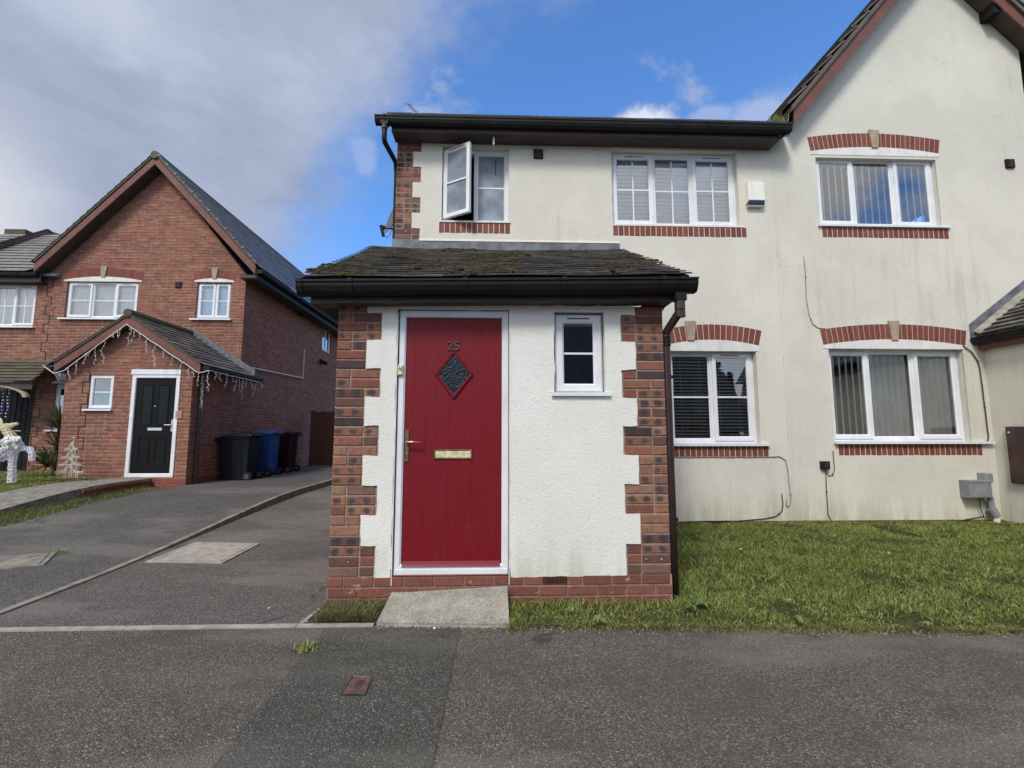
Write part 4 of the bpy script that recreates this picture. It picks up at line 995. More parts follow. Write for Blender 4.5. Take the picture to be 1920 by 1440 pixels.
# ================================================================== BRICK HOUSE ON THE LEFT
Y3, Y4 = 11.50, 9.75
XR = -6.20
YB = 11.20                                                   # verge plane
hb = thing('brick_house', 'red brick gabled house with tiled gable porch, black front door and icicle lights', 'house', (-8.5, Y3, .2))
ap = at(290, 312, YB); fR = at(478, 519, YB); fL = at(62, 515, YB)
XL = at(74, 600, Y3).x
G0 = .15
def rz_(px0, py0, px1, py1, Y): return tuple(rect(px0, py0, px1, py1, Y))
w1 = rz_(123, 528, 258, 597, Y3); w2 = rz_(368, 529, 432, 598, Y3); w3 = rz_(99, 719, 160, 806, Y3)
zE = at(470, 524, Y3).z
grid_wall([(XL, XR, 0, zE-.1)], [w1, w2, w3], Y3, Y3+.25).build('wall', 'brick_rustic', hb)
aw = at(291, 330, Y3)
MB().prism([(XL, Y3, zE-.1), (XR, Y3, zE-.1), (XR, Y3, zE+.1), (ap.x+.02, Y3, ap.z+.12), (XL, Y3, at(74, 520, Y3).z+.05)], (0, .25, 0)).build('gable_wall', 'brick_rustic', hb)
# side wall with its first-floor window
RY = 20.3
swn = [atx(604, 650, XR), atx(621, 650, XR)]
s_z0, s_z1 = atx(612, 660, XR).z, atx(612, 615, XR).z
sw = (swn[0].y, swn[1].y, s_z0, s_z1)
grid_wall([(Y3+.25, RY, 0, zE+.05)], [sw], XR, XR-.2, axis='x').build('side_wall', 'brick_rustic', hb)
window(hb, sw[0], sw[1], s_z0, s_z1, 0, [(1, 'open'), (1, 'fixed')], (1, 0), ('sheet', 'blind_white'), 'glass', tf=lambda v: (XR-.05-v[1], v[0], v[2]), vents=False)
grid_wall([(Y3, 17.4, atx(485, 716, XR).z-.012, atx(485, 716, XR).z)], [], XR+.006, XR-.01, axis='x').build('movement_joint', 'black_plastic', hb)
MB().box(XL, XR-.2, RY-.2, RY, 0, zE).build('rear_wall', 'brick_rustic', hb)
MB().box(XL+.1, XR-.25, Y3+1.6, Y3+1.7, 0, zE).build('inner_wall', 'room_dark', hb)
MB().box(XL+.1, XR-.25, Y3+.3, Y3+1.6, 2.9, 3.1).build('upper_floor', 'room_dark', hb)
# bargeboards and tiles
mLb = (ap.z-fL.z)/(ap.x-fL.x); mRb = (ap.z-fR.z)/(ap.x-fR.x)
def strip2(par, A, m, xf, y0, y1, lo, hi, name, mat):
    l, h = lo*math.sqrt(1+m*m), hi*math.sqrt(1+m*m); zf_ = A.z+m*(xf-A.x)
    P = [(xf, y0, zf_+l), (A.x, y0, A.z+l), (A.x, y0, A.z+h), (xf, y0, zf_+h)]
    if xf > A.x: P = P[::-1]
    return MB().prism(P, (0, y1-y0, 0)).build(name, mat, par)
for m_, xf in ((mLb, fL.x), (mRb, fR.x)):
    strip2(hb, ap, m_, xf, YB, YB+.03, .045, .185, 'bargeboard', 'barge_red')
    strip2(hb, ap, m_, xf, YB-.02, YB+.25, .201, .245, 'verge_mortar', 'tile_lichen' if xf < ap.x else 'tile_edge')
    strip2(hb, ap, m_, xf, YB+.03, Y3, .03, .06, 'soffit', 'soffit_dark')
    zf_ = ap.z+m_*(xf-ap.x); o_ = .245*math.sqrt(1+m_*m_); Lr = math.hypot(ap.x-xf, ap.z-zf_); sg = 1 if ap.x > xf else -1
    Vd = ((ap.x-xf)/Lr, 0, (ap.z-zf_)/Lr); r_ = 11
    ext = .13 if sg < 0 else .05; xf -= sg*ext; zf_ -= abs(m_)*ext; Lr = math.hypot(ap.x-xf, ap.z-zf_); r_ = 18
    O = (xf, YB-.03, zf_+o_-.01) ; mb = MB()
    tile_rows(mb, O, (0, 1, 0), Vd, lambda t: (0, RY-YB), r_, Lr/r_, .33, .018, 21, jit=.003, lo=1.2, hi=2.0)
    mb.build('roof_tiles', 'tile_slate' if sg < 0 else 'tile_lichen', hb)
MB().tube([(ap.x, YB-.04, ap.z+.29), (ap.x, RY, ap.z+.29)], .10, 10).build('ridge_tiles', 'tile_edge', hb)
for i in range(12):                                          # pale clips along the right verge
    t = (i+.5)/12; x = ap.x+(fR.x-ap.x)*t; z = ap.z+mRb*(x-ap.x)+.27*math.sqrt(1+mRb*mRb); MB().box(x-.015, x+.025, YB-.045, YB-.025, z-.035, z+.008).build('verge_clip', 'concrete', hb)
gzb = fR.z+.165
MB().box(XR-.02, fR.x, YB+.03, RY, fR.z-.02, fR.z+.06).build('soffit', 'soffit_dark', hb)
MB().box(fR.x-.0, fR.x+.03, YB+.035, RY, fR.z-.04, gzb+.10).build('fascia', 'gutter_dark', hb)
gutter_run((fR.x+.19, YB, gzb+.02), (fR.x+.19, RY, gzb+.02), par=hb, out=(1, 0, 0), w=.16)
v = at(473, 486, 0+YB+1.4)
MB().tube([(-7.05, 12.1, 6.36), (-6.95, 12.1, 6.52)], .07, 8).build('soil_vent', 'concrete', hb)
# front windows
def fwin(o_, lights, blind, bars=(1, 0), archrise=.09, glass='glass'):
    x0, x1, z0, z1 = o_
    win, xs = window(hb, x0, x1, z0, z1, Y3+.05, lights, bars, blind, glass, vents=True)
    MB().box(x0-.10, x1+.06, Y3-.06, Y3+.05, z0-.035, z0-.0).build('sill', 'upvc', win)
    soldier_sill(hb, x0-.08, x1+.08, z0-.038, Y3, h=.14, mat='brick_header', proud=.006)
    arch(hb, x0-.07, x1+.07, z1+.035, Y3, archrise, fill=(z1-.0, -.012), proud=.008)
fwin(w1, [(1, 'open'), (1, 'fixed'), (.95, 'open')], ('sheet', 'blind_bright'))
fwin(w2, [(1, 'open'), (.85, 'open')], ('sheet', 'blind_bright'), archrise=.06)
fwin(w3, [(1, 'open'), (1, 'open')], None, archrise=.06, glass='glass_dark')
air_brick(hb, 335, 534, Y3, .14)
# services on the side wall
p1, p2, p3, p4 = atx(466, 689, XR), atx(482, 706, XR), atx(565, 709, XR), atx(568, 655, XR)
mb = MB()
mb.tube([(XR+.05, atx(471, 689, XR+.05).y+.0, p1.z+.0), (XR+.05, atx(565, 709, XR).y, p3.z), (XR+.05, atx(565, 709, XR).y, p4.z)], .022, 8)
mb.build('overflow_pipe', 'cable_white', hb)
for px, py in ((560, 590), (581, 596)):
    q = atx(px, py, XR); MB().tube([(XR, q.y, q.z+.03), (XR+.16, q.y, q.z-.03)], .045, 8).build('vent_pipe', 'gutter_dark', hb)
q = atx(600, 678, XR)
fl_ = thing('floodlight', 'black twin floodlight on the side wall of the red brick house', 'floodlight', (XR, q.y, q.z))
MB().box(XR, XR+.06, q.y-.05, q.y+.05, q.z-.04, q.z+.10).build('mount', 'black_plastic', fl_)
for s_ in (-.10, .12): MB().tube([(XR+.07, q.y+s_*.6, q.z), (XR+.16, q.y+s_*1.4, q.z-.05)], .05, 10, r2=.075).build('lamp_head', 'black_plastic', fl_)

# ---- its porch
PLX, PRX = at(112, 820, Y4).x, XR
Yv = 9.55
pa = at(240, 606, Yv); pL = at(100, 696, Yv); pR = at(375, 697, Yv)
pd = rz_(241, 702, 331, 893, Y4); pw = rz_(166, 703, 212, 767, Y4)
PT = at(250, 690, Y4).z
D0 = at(285, 893, Y4).z
grid_wall([(PLX, PRX, 0, PT)], [(pd[0], pd[1], D0-.0, pd[3]), pw], Y4, Y4+.2).build('porch_wall', 'brick_rustic', hb)
mpL = (pa.z-pL.z)/(pa.x-pL.x); mpR = (pa.z-pR.z)/(pa.x-pR.x)
MB().prism([(PLX, Y4, PT), (PRX, Y4, PT), (PRX, Y4, pa.z+mpR*(PRX-pa.x)+.06), (pa.x, Y4, pa.z+.06), (PLX, Y4, pa.z+mpL*(PLX-pa.x)+.06)], (0, .2, 0)).build('porch_gable', 'brick_rustic', hb)
MB().box(PRX-.2, PRX, Y4+.2, Y3, 0, PT+.1).build('porch_side_wall', 'brick_rustic', hb); MB().box(PLX, PLX+.2, Y4+.2, Y3, 0, PT+.1).build('porch_side_wall', 'brick_rustic', hb)
MB().box(PLX+.2, PRX-.2, Y4+.7, Y4+.72, 0, PT).build('inner_partition', 'room_dark', hb)
MB().box(PLX-.012, PRX+.012, Y4-.012, Y4+.1, -.1, G0+.26).build('porch_plinth', 'brick_plinth', hb)
MB().box(XR-.05, XR+.010, Y4+.1, 17, -.1, G0+.26).build('side_plinth', 'brick_plinth', hb)
# toothed corner at the left of the porch: blocks set 12 mm back are drawn by their dark joints
tj = MB(); z = G0+.40; wide = True
while z < PT-.25:
    xq = PLX+(.46 if wide else .345); tj.box(xq, xq+.014, Y4-.004, Y4+.01, z, z+.225)
    xq2 = PLX+.345; tj.box(xq2, xq2+.115, Y4-.004, Y4+.01, z, z+.010); z += .225; wide = not wide
tj.build('toothing', 'black_plastic', hb)
# the same toothing where the front wall changes plane at the far left
tj = MB(); z = G0+.2; wide = True
while z < zE-.2:
    xq = XL+(.22 if wide else .10); tj.box(xq, xq+.02, Y3-.004, Y3+.01, z, z+.225); tj.box(XL+.10, XL+.22, Y3-.004, Y3+.01, z, z+.014); z += .225; wide = not wide
tj.build('toothing', 'black_plastic', hb)
for m_, xf in ((mpL, pL.x), (mpR, pR.x)):
    strip2(hb, pa, m_, xf, Yv, Yv+.03, -.02, .13, 'porch_bargeboard', 'barge_red')
    strip2(hb, pa, m_, xf, Yv-.02, Yv+.25, .131, .165, 'porch_verge', 'tile_lichen')
    strip2(hb, pa, m_, xf, Yv+.03, Y4, .0, .03, 'porch_soffit', 'soffit_dark')
    xf2 = xf+(.10 if xf > pa.x else -.10); zf_ = pa.z+m_*(xf2-pa.x); o_ = .165*math.sqrt(1+m_*m_); Lr = math.hypot(pa.x-xf2, pa.z-zf_)
    Vd = ((pa.x-xf2)/Lr, 0, (pa.z-zf_)/Lr); r_ = 12; mb = MB()
    tile_rows(mb, (xf2, Yv-.03, zf_+o_-.01), (0, 1, 0), Vd, lambda t: (0, Y3-Yv), r_, Lr/r_, .268, .014, 31, jit=.008)
    mb.build('porch_roof_tiles', 'tile_moss', hb)
    # lead up the wall
    P = [(xf2, Y3-.04, zf_+o_), (pa.x, Y3-.04, pa.z+o_), (pa.x, Y3-.04, pa.z+o_+.17), (xf2, Y3-.04, zf_+o_+.17)]
    if xf2 > pa.x: P = P[::-1]
    MB().prism(P, (0, .035, 0)).build('lead_flashing', 'lead', hb)
MB().tube([(pa.x, Yv-.04, pa.z+.21), (pa.x, Y3-.02, pa.z+.21)], .085, 8).build('porch_ridge', 'tile_lichen', hb)
gutter_run((pR.x+.18, Yv, pR.z+.12), (pR.x+.18, Y3+.25, pR.z+.12), par=hb, out=(1, 0, 0), name='porch_gutter')
MB().box(pR.x+.03, pR.x+.05, Yv+.03, Y3+.2, pR.z-.02, pR.z+.12).build('porch_fascia', 'gutter_dark', hb)
gutter_run((pL.x-.16, Yv, pL.z+.10), (pL.x-.16, Y3, pL.z+.10), par=hb, out=(-1, 0, 0), name='porch_gutter')
dy_ = Y4+.22
MB().tube([(XR+.05, dy_, pR.z+.05), (XR+.05, dy_, .25)], .034, 10).build('porch_downpipe', 'downpipe_brown', hb)
# door
x0, x1, z0, z1 = pd
MB().box(x0-.02, x1+.02, Y4-.02, Y4+.02, z1-.002, z1+.10).build('door_head', 'upvc', hb)
mb = MB(); ring(mb, x0, x1, D0-.02, z1, .075, Y4-.004, Y4+.07); fb = mb.build('door_frame', 'upvc', hb)
a, b = x0+.078, x1-.078; dzb = D0+.07; dzt = z1-.078; yy = Y4+.03
db = MB().box(a, b, yy, yy+.04, dzb, dzt).build('door', 'door_black', hb)
w_ = b-a
for (ua, ub, va, vb, gl_) in ((.16, .43, .50, .93, 1), (.57, .84, .50, .93, 1), (.16, .43, .09, .38, 0), (.57, .84, .09, .38, 0)):
    mb = MB(); ring(mb, a+w_*ua, a+w_*ub, dzb+(dzt-dzb)*va, dzb+(dzt-dzb)*vb, .022, yy-.010, yy+.002, .012); pn = mb.build('door_panel', 'door_black', db)
    if gl_:
        MB().box(a+w_*ua+.02, a+w_*ub-.02, yy-.004, yy-.001, dzb+(dzt-dzb)*va+.02, dzb+(dzt-dzb)*vb-.02).build('glazing', 'glass_night', pn)
        lead_ = MB(); cx_ = a+w_*(ua+ub)/2
        for v_ in (.60, .72, .82):
            z = dzb+(dzt-dzb)*v_
            for k in range(4):
                r_ = .022 if v_ != .72 else .014; lead_.prism([(cx_-r_, yy-.006, z), (cx_, yy-.006, z-r_*.5), (cx_+r_, yy-.006, z), (cx_, yy-.006, z+r_*1.3)], (0, .002, 0)); break
        lead_.build('lead_motif', 'door_navy', pn)
MB().cbox(a+w_*.36, a+w_*.72, yy-.014, yy, dzb+(dzt-dzb)*.44, dzb+(dzt-dzb)*.47, .004).build('letterbox', 'silver', db)
hh = dzb+(dzt-dzb)*.50
hdl = MB().cbox(b-.045, b-.012, yy-.012, yy, hh-.13, hh+.11, .004).build('door_handle', 'silver', db)
MB().tube([(b-.028, yy-.01, hh), (b-.028, yy-.05, hh), (b-.15, yy-.05, hh)], .010, 8).build('lever', 'silver', hdl)
MB().tube([((a+b)/2, yy-.008, dzb+(dzt-dzb)*.70), ((a+b)/2, yy, dzb+(dzt-dzb)*.70)], .012, 8).build('spyhole', 'silver', db)
win, xs = window(hb, *pw, Y4+.03, [(1, 'open')], (1, 0), ('sheet', 'room_dark'), 'glass_dark', fw_=.035, vents=False)
MB().box(pw[0]-.06, pw[1]+.02, Y4-.05, Y4+.05, pw[2]-.035, pw[2]).build('sill', 'upvc', win)
q = at(336, 778, Y4)
pq = tag(MB().cbox(q.x-.065, q.x+.065, Y4-.02, Y4, q.z-.075, q.z+.075, .006).build('door_plaque', 'plaque'), 'small square terracotta plaque beside the black front door', 'plaque')
mb = MB(); ring(mb, q.x-.055, q.x+.055, q.z-.065, q.z+.065, .005, Y4-.023, Y4-.018, .001); mb.build('plaque_border', 'stone_key', pq)
mb = MB()
for (u, v, w2_, h2_) in ((-.02, .01, .012, .07), (-.004, -.012, .04, .012), (.012, .0, .012, .085), (-.012, .03, .03, .01)): mb.box(q.x+u-w2_/2, q.x+u+w2_/2, Y4-.023, Y4-.018, q.z+v-h2_/2, q.z+v+h2_/2)
mb.build('plaque_relief', 'stone_key', pq)

# ================================================================== NEIGHBOUR AT THE FAR LEFT
hl = thing('brick_house', 'partly seen red brick house at the far left with lichen-marked tiles and arched porch canopy', 'house', (-14, Y3, .2))
YL = Y3+.02
lw = rz_(-60, 533, 66, 612, YL)
zEl = at(30, 527, YL).z
grid_wall([(-20, XL, 0, zEl)], [lw], YL, YL+.25).build('wall', 'brick_rustic', hl)
MB().box(-20, XL, YL+1.5, YL+1.6, 0, zEl).build('inner_wall', 'room_dark', hl)
MB().box(-20, XL, RY-.2, RY, 0, zEl).build('rear_wall', 'brick_rustic', hl)
win, xs = window(hl, *lw, YL+.05, [(1, 'open'), (1, 'fixed'), (1, 'open')], (1, 1), ('sheet', 'blind_bright'), 'glass')
MB().box(lw[0]-.1, lw[1]+.05, YL-.06, YL+.05, lw[2]-.035, lw[2]).build('sill', 'upvc', win)
soldier_sill(hl, lw[0], lw[1]+.06, lw[2]-.038, YL, h=.14, mat='brick_header', proud=.006)
gq = at(30, 510, YL-.33)
MB().box(-20, XL+.12, YL-.22, YL-.20, gq.z-.20, gq.z+.02).build('fascia', 'fascia_brown', hl)
MB().box(-20, XL+.12, YL-.20, YL, gq.z-.19, gq.z-.17).build('soffit', 'soffit_dark', hl)
gutter_run((-20, YL-.33, gq.z), (fL.x+.05, YL-.33, gq.z), par=hl, brackets=(.8, .95))
tp = at(60, 442, YL+2.6); Lr = math.hypot(2.9, tp.z-gq.z); Vd = (0, 2.9/Lr, (tp.z-gq.z)/Lr)
mb = MB(); tile_rows(mb, (-20, YL-.30, gq.z+.01), (1, 0, 0), Vd, lambda t: (0, 20+XL-.15+2.2*t), 14, Lr/14, .33, .018, 51, jit=.008, lo=1.5, hi=2.3); mb.build('roof_tiles', 'tile_pale', hl)
MB().prism([(-20, YL-.2, gq.z-.03), (-20, YL+2.6, tp.z-.03), (-20, YL+6, gq.z)], (20+XL+.4, 0, 0)).build('roof', 'tile_grey', hl)
# cross gable whose verge shows above those tiles
a = at(88, 433, 14.2); b = at(-60, 475, 11.8)
MB().prism([(b.x, b.y, b.z), (a.x, a.y, a.z), (a.x, a.y+.1, a.z-.18), (b.x, b.y+.1, b.z-.18)], (0, .03, 0)).build('bargeboard', 'barge_red', hl)
tl = MB()
for i in range(6):
    t0_, t1_ = i/6, (i+1)/6
    P0 = b.lerp(a, 0); d = Vector((-.2, 1.2, .02))
    s0 = Vector((b.x, b.y, b.z+.02)).lerp(Vector((b.x-.5, b.y+3, a.z+.12)), t0_); s1 = Vector((b.x, b.y, b.z+.02)).lerp(Vector((b.x-.5, b.y+3, a.z+.12)), t1_)
    e0_ = Vector((a.x, a.y, a.z+.02)).lerp(Vector((a.x-.15, a.y+.3, a.z+.12)), t0_); e1_ = Vector((a.x, a.y, a.z+.02)).lerp(Vector((a.x-.15, a.y+.3, a.z+.12)), t1_)
    h_ = Vector((0, 0, .05)); tl.hexa([s0, e0_, e1_, s1, s0+h_, e0_+h_, e1_, s1])
tl.build('cross_gable_tiles', 'tile_lichen', hl)
c = at(30, 433, 14.6); MB().box(c.x-.35, c.x+.28, 14.6, 15.0, c.z-.2, c.z+.06).build('ridge_block', 'tile_lichen', hl)
# canopy porch
Yc = 10.7
c0 = at(-60, 715, Yc); c1 = at(60, 716, Yc); ct = at(50, 677, Y3-.05)
Lr = math.hypot(Y3-.05-Yc, ct.z-c1.z); Vd = (0, (Y3-.05-Yc)/Lr, (ct.z-c1.z)/Lr)
mb = MB(); tile_rows(mb, (c0.x, Yc, c1.z), (1, 0, 0), Vd, lambda t: (0, c1.x-c0.x-.28*t), 7, Lr/7, .268, .02, 61); mb.build('canopy_tiles', 'tile_lichen', hl)
MB().prism([(c1.x-.25, Y3-.04, ct.z-.0), (c1.x+.12, Y3-.04, c1.z+.08), (c1.x+.08, Y3-.25, c1.z+.05), (c1.x-.27, Y3-.2, ct.z-.06)], (.0, .0, .05)).build('canopy_hip', 'lead', hl)
MB().box(c0.x, c1.x-.03, Yc+.04, Yc+.07, c1.z-.16, c1.z).build('canopy_fascia', 'soffit_dark', hl)
rr = at(52, 745, Yc+.05); cxa = at(-30, 745, Yc+.05).x; R_ = rr.x-cxa; cza = rr.z
am = MB()
for i in range(16):
    a0, a1 = math.pi*i/32, math.pi*(i+1)/32; hgt = (c1.z-.06-cza)
    def q(a_, r, yy): return (cxa+math.cos(a_)*R_*r, yy, cza+math.sin(a_)*hgt*r)
    am.hexa([q(a1, .90, Yc+.02), q(a0, .90, Yc+.02), q(a0, .90, Yc+.10), q(a1, .90, Yc+.10), q(a1, 1.0, Yc+.02), q(a0, 1.0, Yc+.02), q(a0, 1.0, Yc+.10), q(a1, 1.0, Yc+.10)])
am.build('canopy_arch', 'stone_key', hl)
nd0 = at(46, 900, YL-.03)
nd = MB().box(nd0.x-1.1, nd0.x, YL-.02, YL, .25, 2.45)
for i in range(9): nd.box(nd0.x-1.1+i*.125, nd0.x-1.1+i*.125+.10, YL-.032, YL-.02, .30, 2.42)
nd = nd.build('door', 'door_navy', hl)
q = at(37, 808, YL-.05); MB().tube([(q.x+.06, YL-.08, q.z), (q.x-.08, YL-.08, q.z)], .012, 8).build('door_handle', 'silver', nd)
q = at(2, 713, 10.4)
# string of coloured lights hanging under the canopy
cl = thing('hanging_lights', 'strands of violet and white fairy lights hanging under the arched porch canopy at far left', 'fairy lights', (nd0.x-.4, Yc+.2, .4))
wv, vi, wh_ = MB(), MB(), MB(); rnd = random.Random(8)
for k in range(7):
    x = nd0.x-.02-k*.16; z = at(20, 727, Yc+.25).z+.02; pts = [(x, Yc+.25, z)]
    for j in range(rnd.randint(8, 14)):
        z -= .075; x += rnd.uniform(-.02, .02); pts.append((x, Yc+.25+rnd.uniform(-.01, .01), z)); (vi if rnd.random() < .45 else wh_).blob(pts[-1], rnd.uniform(.012, .02), seed=j)
    wv.tube(pts, .003, 4)
wv.build('cable', 'cable_dark', cl); vi.build('bulb', 'bulb_violet', cl); wh_.build('bulb', 'bulb_warm', cl)

# ================================================================== GROUND
def sm(t): t = max(0, min(1, t)); return t*t*(3-2*t)
def H(y): return .21*sm((y-3.35)/5.9)
def sheet(name, xf, y0, y1, zf, mat, nx=8, ny=60, skirt=0):
    mb = MB()
    for j in range(ny+1):
        y = y0+(y1-y0)*j/ny; a, b = xf(y)
        for i in range(nx+1): x = a+(b-a)*i/nx; mb.v.append((x, y, zf(x, y)))
    for j in range(ny):
        for i in range(nx): k = j*(nx+1)+i; mb.f.append((k, k+1, k+nx+2, k+nx+1))
    if skirt:
        for (ii, fl_p) in ((0, 0), (nx, 1)):
            for j in range(ny):
                k0, k1 = j*(nx+1)+ii, (j+1)*(nx+1)+ii; a, b = mb.v[k0], mb.v[k1]; n0 = len(mb.v); mb.v += [(a[0], a[1], a[2]-skirt), (b[0], b[1], b[2]-skirt)]; mb.f.append((k0, k1, n0+1, n0))
        n0 = len(mb.v); a, b = mb.v[0], mb.v[nx]; mb.v += [(a[0], a[1], a[2]-skirt), (b[0], b[1], b[2]-skirt)]; mb.f.append((0, nx, n0+1, n0))
    return struct(mb, name, mat)
mb = MB(); mb.quad((-300, -300, -.14), (300, -300, -.14), (300, 300, -.14), (-300, 300, -.14)); struct(mb, 'ground', 'turf')
def pe(x): return 3.395 if x < -.82 else max(2.2, 3.395-.060*(x+.82))      # kerb line between walk and gardens
def fit(name, xs_, yf0, yf1, zf, mat, ny):
    mb = MB(); nx = len(xs_)
    for j in range(ny+1):
        for x in xs_: y = yf0(x)+(yf1(x)-yf0(x))*j/ny; mb.v.append((x, y, zf(x, y)))
    for j in range(ny):
        for i in range(nx-1): k = j*nx+i; mb.f.append((k, k+1, k+nx+1, k+nx))
    return struct(mb, name, mat)
fit('pavement', [-30, -10, -4, -.82, 0, 2, 5, 10, 20, 30], lambda x: -1.2, lambda x: pe(x)+.012, lambda x, y: 0, 'asphalt_walk', 2)
sx_ = atz(862, 1180, 0).x; sxl = atz(604, 1185, 0).x; sb = atz(810, 1439, 0); 
sheet('pavement_patch', lambda y: (sxl+.03*(3.3-y), sx_+(sb.x-sx_)*(3.34-y)/(3.34-sb.y)), -1.2, 3.345, lambda x, y: .004, 'asphalt_patch', 2, 12)
sheet('road', lambda y: (-40, 40), -9, -1.35, lambda x, y: -.10, 'asphalt_far', 2, 2)
KX = -3.60
kz = lambda y: H(y)+.0
sheet('driveway', lambda y: (KX+.03, PX0-.001), 3.408, 14.2, lambda x, y: H(y), 'asphalt_drive', 6, 50)
def step(y): return .015+.085*sm((y-4.5)/4)
LX = -6.22
sheet('neighbour_driveway', lambda y: (LX+.03, KX-.03), 3.408, 16, lambda x, y: H(y)+step(y)-.02+(.0), 'asphalt_far', 6, 50)
sheet('kerb_strip', lambda y: (KX-.032+.03*math.sin(y*.9)*0, KX+.032), 3.41, 16, lambda x, y: H(y)+step(y), 'concrete_old', 1, 90, skirt=.25)
sheet('drive_edging', lambda y: (LX-.03, LX+.032), 3.41, Y4, lambda x, y: H(y)+.02, 'concrete_old', 1, 40, skirt=.2)
mb = MB(); segs = [(-30, -2.48), (-2.475, -1.35), (-1.345, -.83)]
for a, b in segs: mb.hexa([(a, pe(a)-.025, -.08), (b, pe(b)-.025, -.08), (b, pe(b)+.028, -.08), (a, pe(a)+.028, -.08), (a, pe(a)-.025, .009), (b, pe(b)-.025, .009), (b, pe(b)+.028, .010), (a, pe(a)+.028, .010)])
struct(mb, 'edging_kerb', 'concrete_pink')
mb = MB(); a, b = atz(569, 1170, .0), at(619, 1122, Y1-.02); mb.hexa([(a.x-.025, a.y, -.08), (a.x+.025, a.y, -.08), (PX0+.0, Y1-.03, -.08), (PX0-.05, Y1-.03, -.08), (a.x-.025, a.y, .014), (a.x+.025, a.y, .014), (PX0, Y1-.03, .022), (PX0-.05, Y1-.03, .022)]); struct(mb, 'side_kerb', 'concrete_pink')
# little soil triangle left of the ramp
mb = MB(); mb.quad((a.x, 3.405, .008), (-.80, 3.40, .008), (-.82, Y1, .05), (PX0, Y1, .05)); struct(mb, 'flower_bed', 'soil')
# lawn in front of the white houses
def lawn_z(x, y): return .012+.115*sm((y-3.05)/2.8)+.010*mnoise.noise(Vector((x*1.5, y*1.5, 0)))*sm((y-pe(x))/.4)
fit('lawn', [.10+i*(RX+3-.1)/70 for i in range(71)], lambda x: pe(x)-.005+.02*mnoise.noise(Vector((x*3, 0, 0))), lambda x: Y2, lawn_z, 'turf', 34)
sheet('lawn_strip_right', lambda y: (RX+3, 40), 3.0, 14, lambda x, y: .05, 'turf', 2, 2)
# left garden: lawn, path, weedy gravel
P0, P1 = -7.85, -6.86
def pz(y): return .02+ (D0-.05-.02)*sm((y-4.6)/4.2)
sheet('garden_path', lambda y: (P0, P1), 3.42, Y4-.01, lambda x, y: pz(y)+.015, 'concrete_old', 2, 40, skirt=.45)
sheet('gravel_verge', lambda y: (P1+.002, LX-.03), 3.41, Y4, lambda x, y: H(y)+.0+.012*mnoise.noise(Vector((x*6, y*6, 0)))+.06*sm((P1+.25-x)/.25)*sm((y-5)/3), 'gravel', 8, 60)
gl_z = lambda x, y: pz(y)-.0+.015*mnoise.noise(Vector((x, y, 3)))
sheet('left_lawn', lambda y: (-30, P0-.003), 3.41, Y3, gl_z, 'turf', 30, 30)
sheet('back_yard', lambda y: (-30, 9), 14.0, 60, lambda x, y: .18, 'turf', 2, 2)
mb = MB(); rnd = random.Random(2)
for row in range(5):                                         # brick edge carrying the path by the door
    x = 8.15
    while x < Y4-.05:
        mb.cbox(0, .21, 0, .05, 0, .062); k = len(mb.v)-12
        for i in range(k, len(mb.v)):
            u, d, z = mb.v[i]; mb.v[i] = (P1+.035-d+rnd.uniform(0, .001), x+u, pz(x+.1)-.075-row*.072+z)
        x += .222
o = mb.build('path_edge_wall', 'brick_header'); tag(o, 'low brick edge holding up the concrete path by the black door', 'wall')

# ---- entrance ramp
a, b, c, d = atz(704, 1175, .0), atz(955, 1172, .0), at(951, 1099, Y1-.02), at(734, 1111, Y1-.02)
a = Vector((a.x, pe(a.x)+.006, 0)); b = Vector((b.x, pe(b.x)+.006, 0))
mb = MB(); N_ = 14
def rp(u, v):
    p = a.lerp(b, u); q = d.lerp(c, u); r = p.lerp(q, v); r.z = .018+(q.z-.018)*v+.004*mnoise.noise(Vector((r.x*5, r.y*5, 1))); return r
for j in range(N_+1):
    for i in range(N_+1): mb.v.append(tuple(rp(i/N_, j/N_)))
for j in range(N_):
    for i in range(N_): k = j*(N_+1)+i; mb.f.append((k, k+1, k+N_+2, k+N_+1))
per = [(i, 0) for i in range(N_+1)]+[(N_, j) for j in range(1, N_+1)]+[(i, N_) for i in range(N_-1, -1, -1)]+[(0, j) for j in range(N_-1, 0, -1)]
ids = [j*(N_+1)+i for i, j in per]; n0 = len(mb.v); mb.v += [(mb.v[i][0], mb.v[i][1], -.1) for i in ids]
for i in range(len(ids)): j = (i+1) % len(ids); mb.f.append((ids[i], n0+i, n0+j, ids[j]))
rampm = mb.build('doorstep_ramp', 'concrete_ramp'); tag(rampm, 'worn concrete ramp leading up to the red front door', 'ramp')
# ================================================================== SMALL THINGS
def cover(name, label, pts, z, mat_f, mat_l, rim=.05, group=None):
    P = [Vector((p.x, p.y, 0)) for p in pts]; cen = sum(P, Vector())/4
    def ins(d): return [p+(cen-p).normalized()*d for p in P]
    t = thing(name, label, 'manhole cover', (cen.x, cen.y, z(cen)), group)
    def lay(A, B_, h, nm, m):
        mb = MB()
        for i in range(4):
            j = (i+1) % 4; mb.quad(*[(q.x, q.y, z(q)+h) for q in (A[i], A[j], B_[j], B_[i])])
            mb.quad(*[(q.x, q.y, z(q)+hh_) for q, hh_ in ((A[i], -.03), (A[j], -.03), (A[j], h), (A[i], h))])
        mb.build(nm, m, t)
    lay(P, ins(rim), .008, 'frame', mat_f)
    A = ins(rim+.012); mb = MB(); mb.quad(*[(q.x, q.y, z(q)+.003) for q in ins(rim-.002)]); mb.build('joint', 'black_plastic', t)
    mb = MB(); mb.prism([(q.x, q.y, z(q)+.004) for q in A], (0, 0, .005)); mb.build('lid', mat_l, t); return t
def onH(px, py, off=0):
    p = atz(px, py, .1)
    for _ in range(12): p = atz(px, py, H(p.y)+off)
    return p
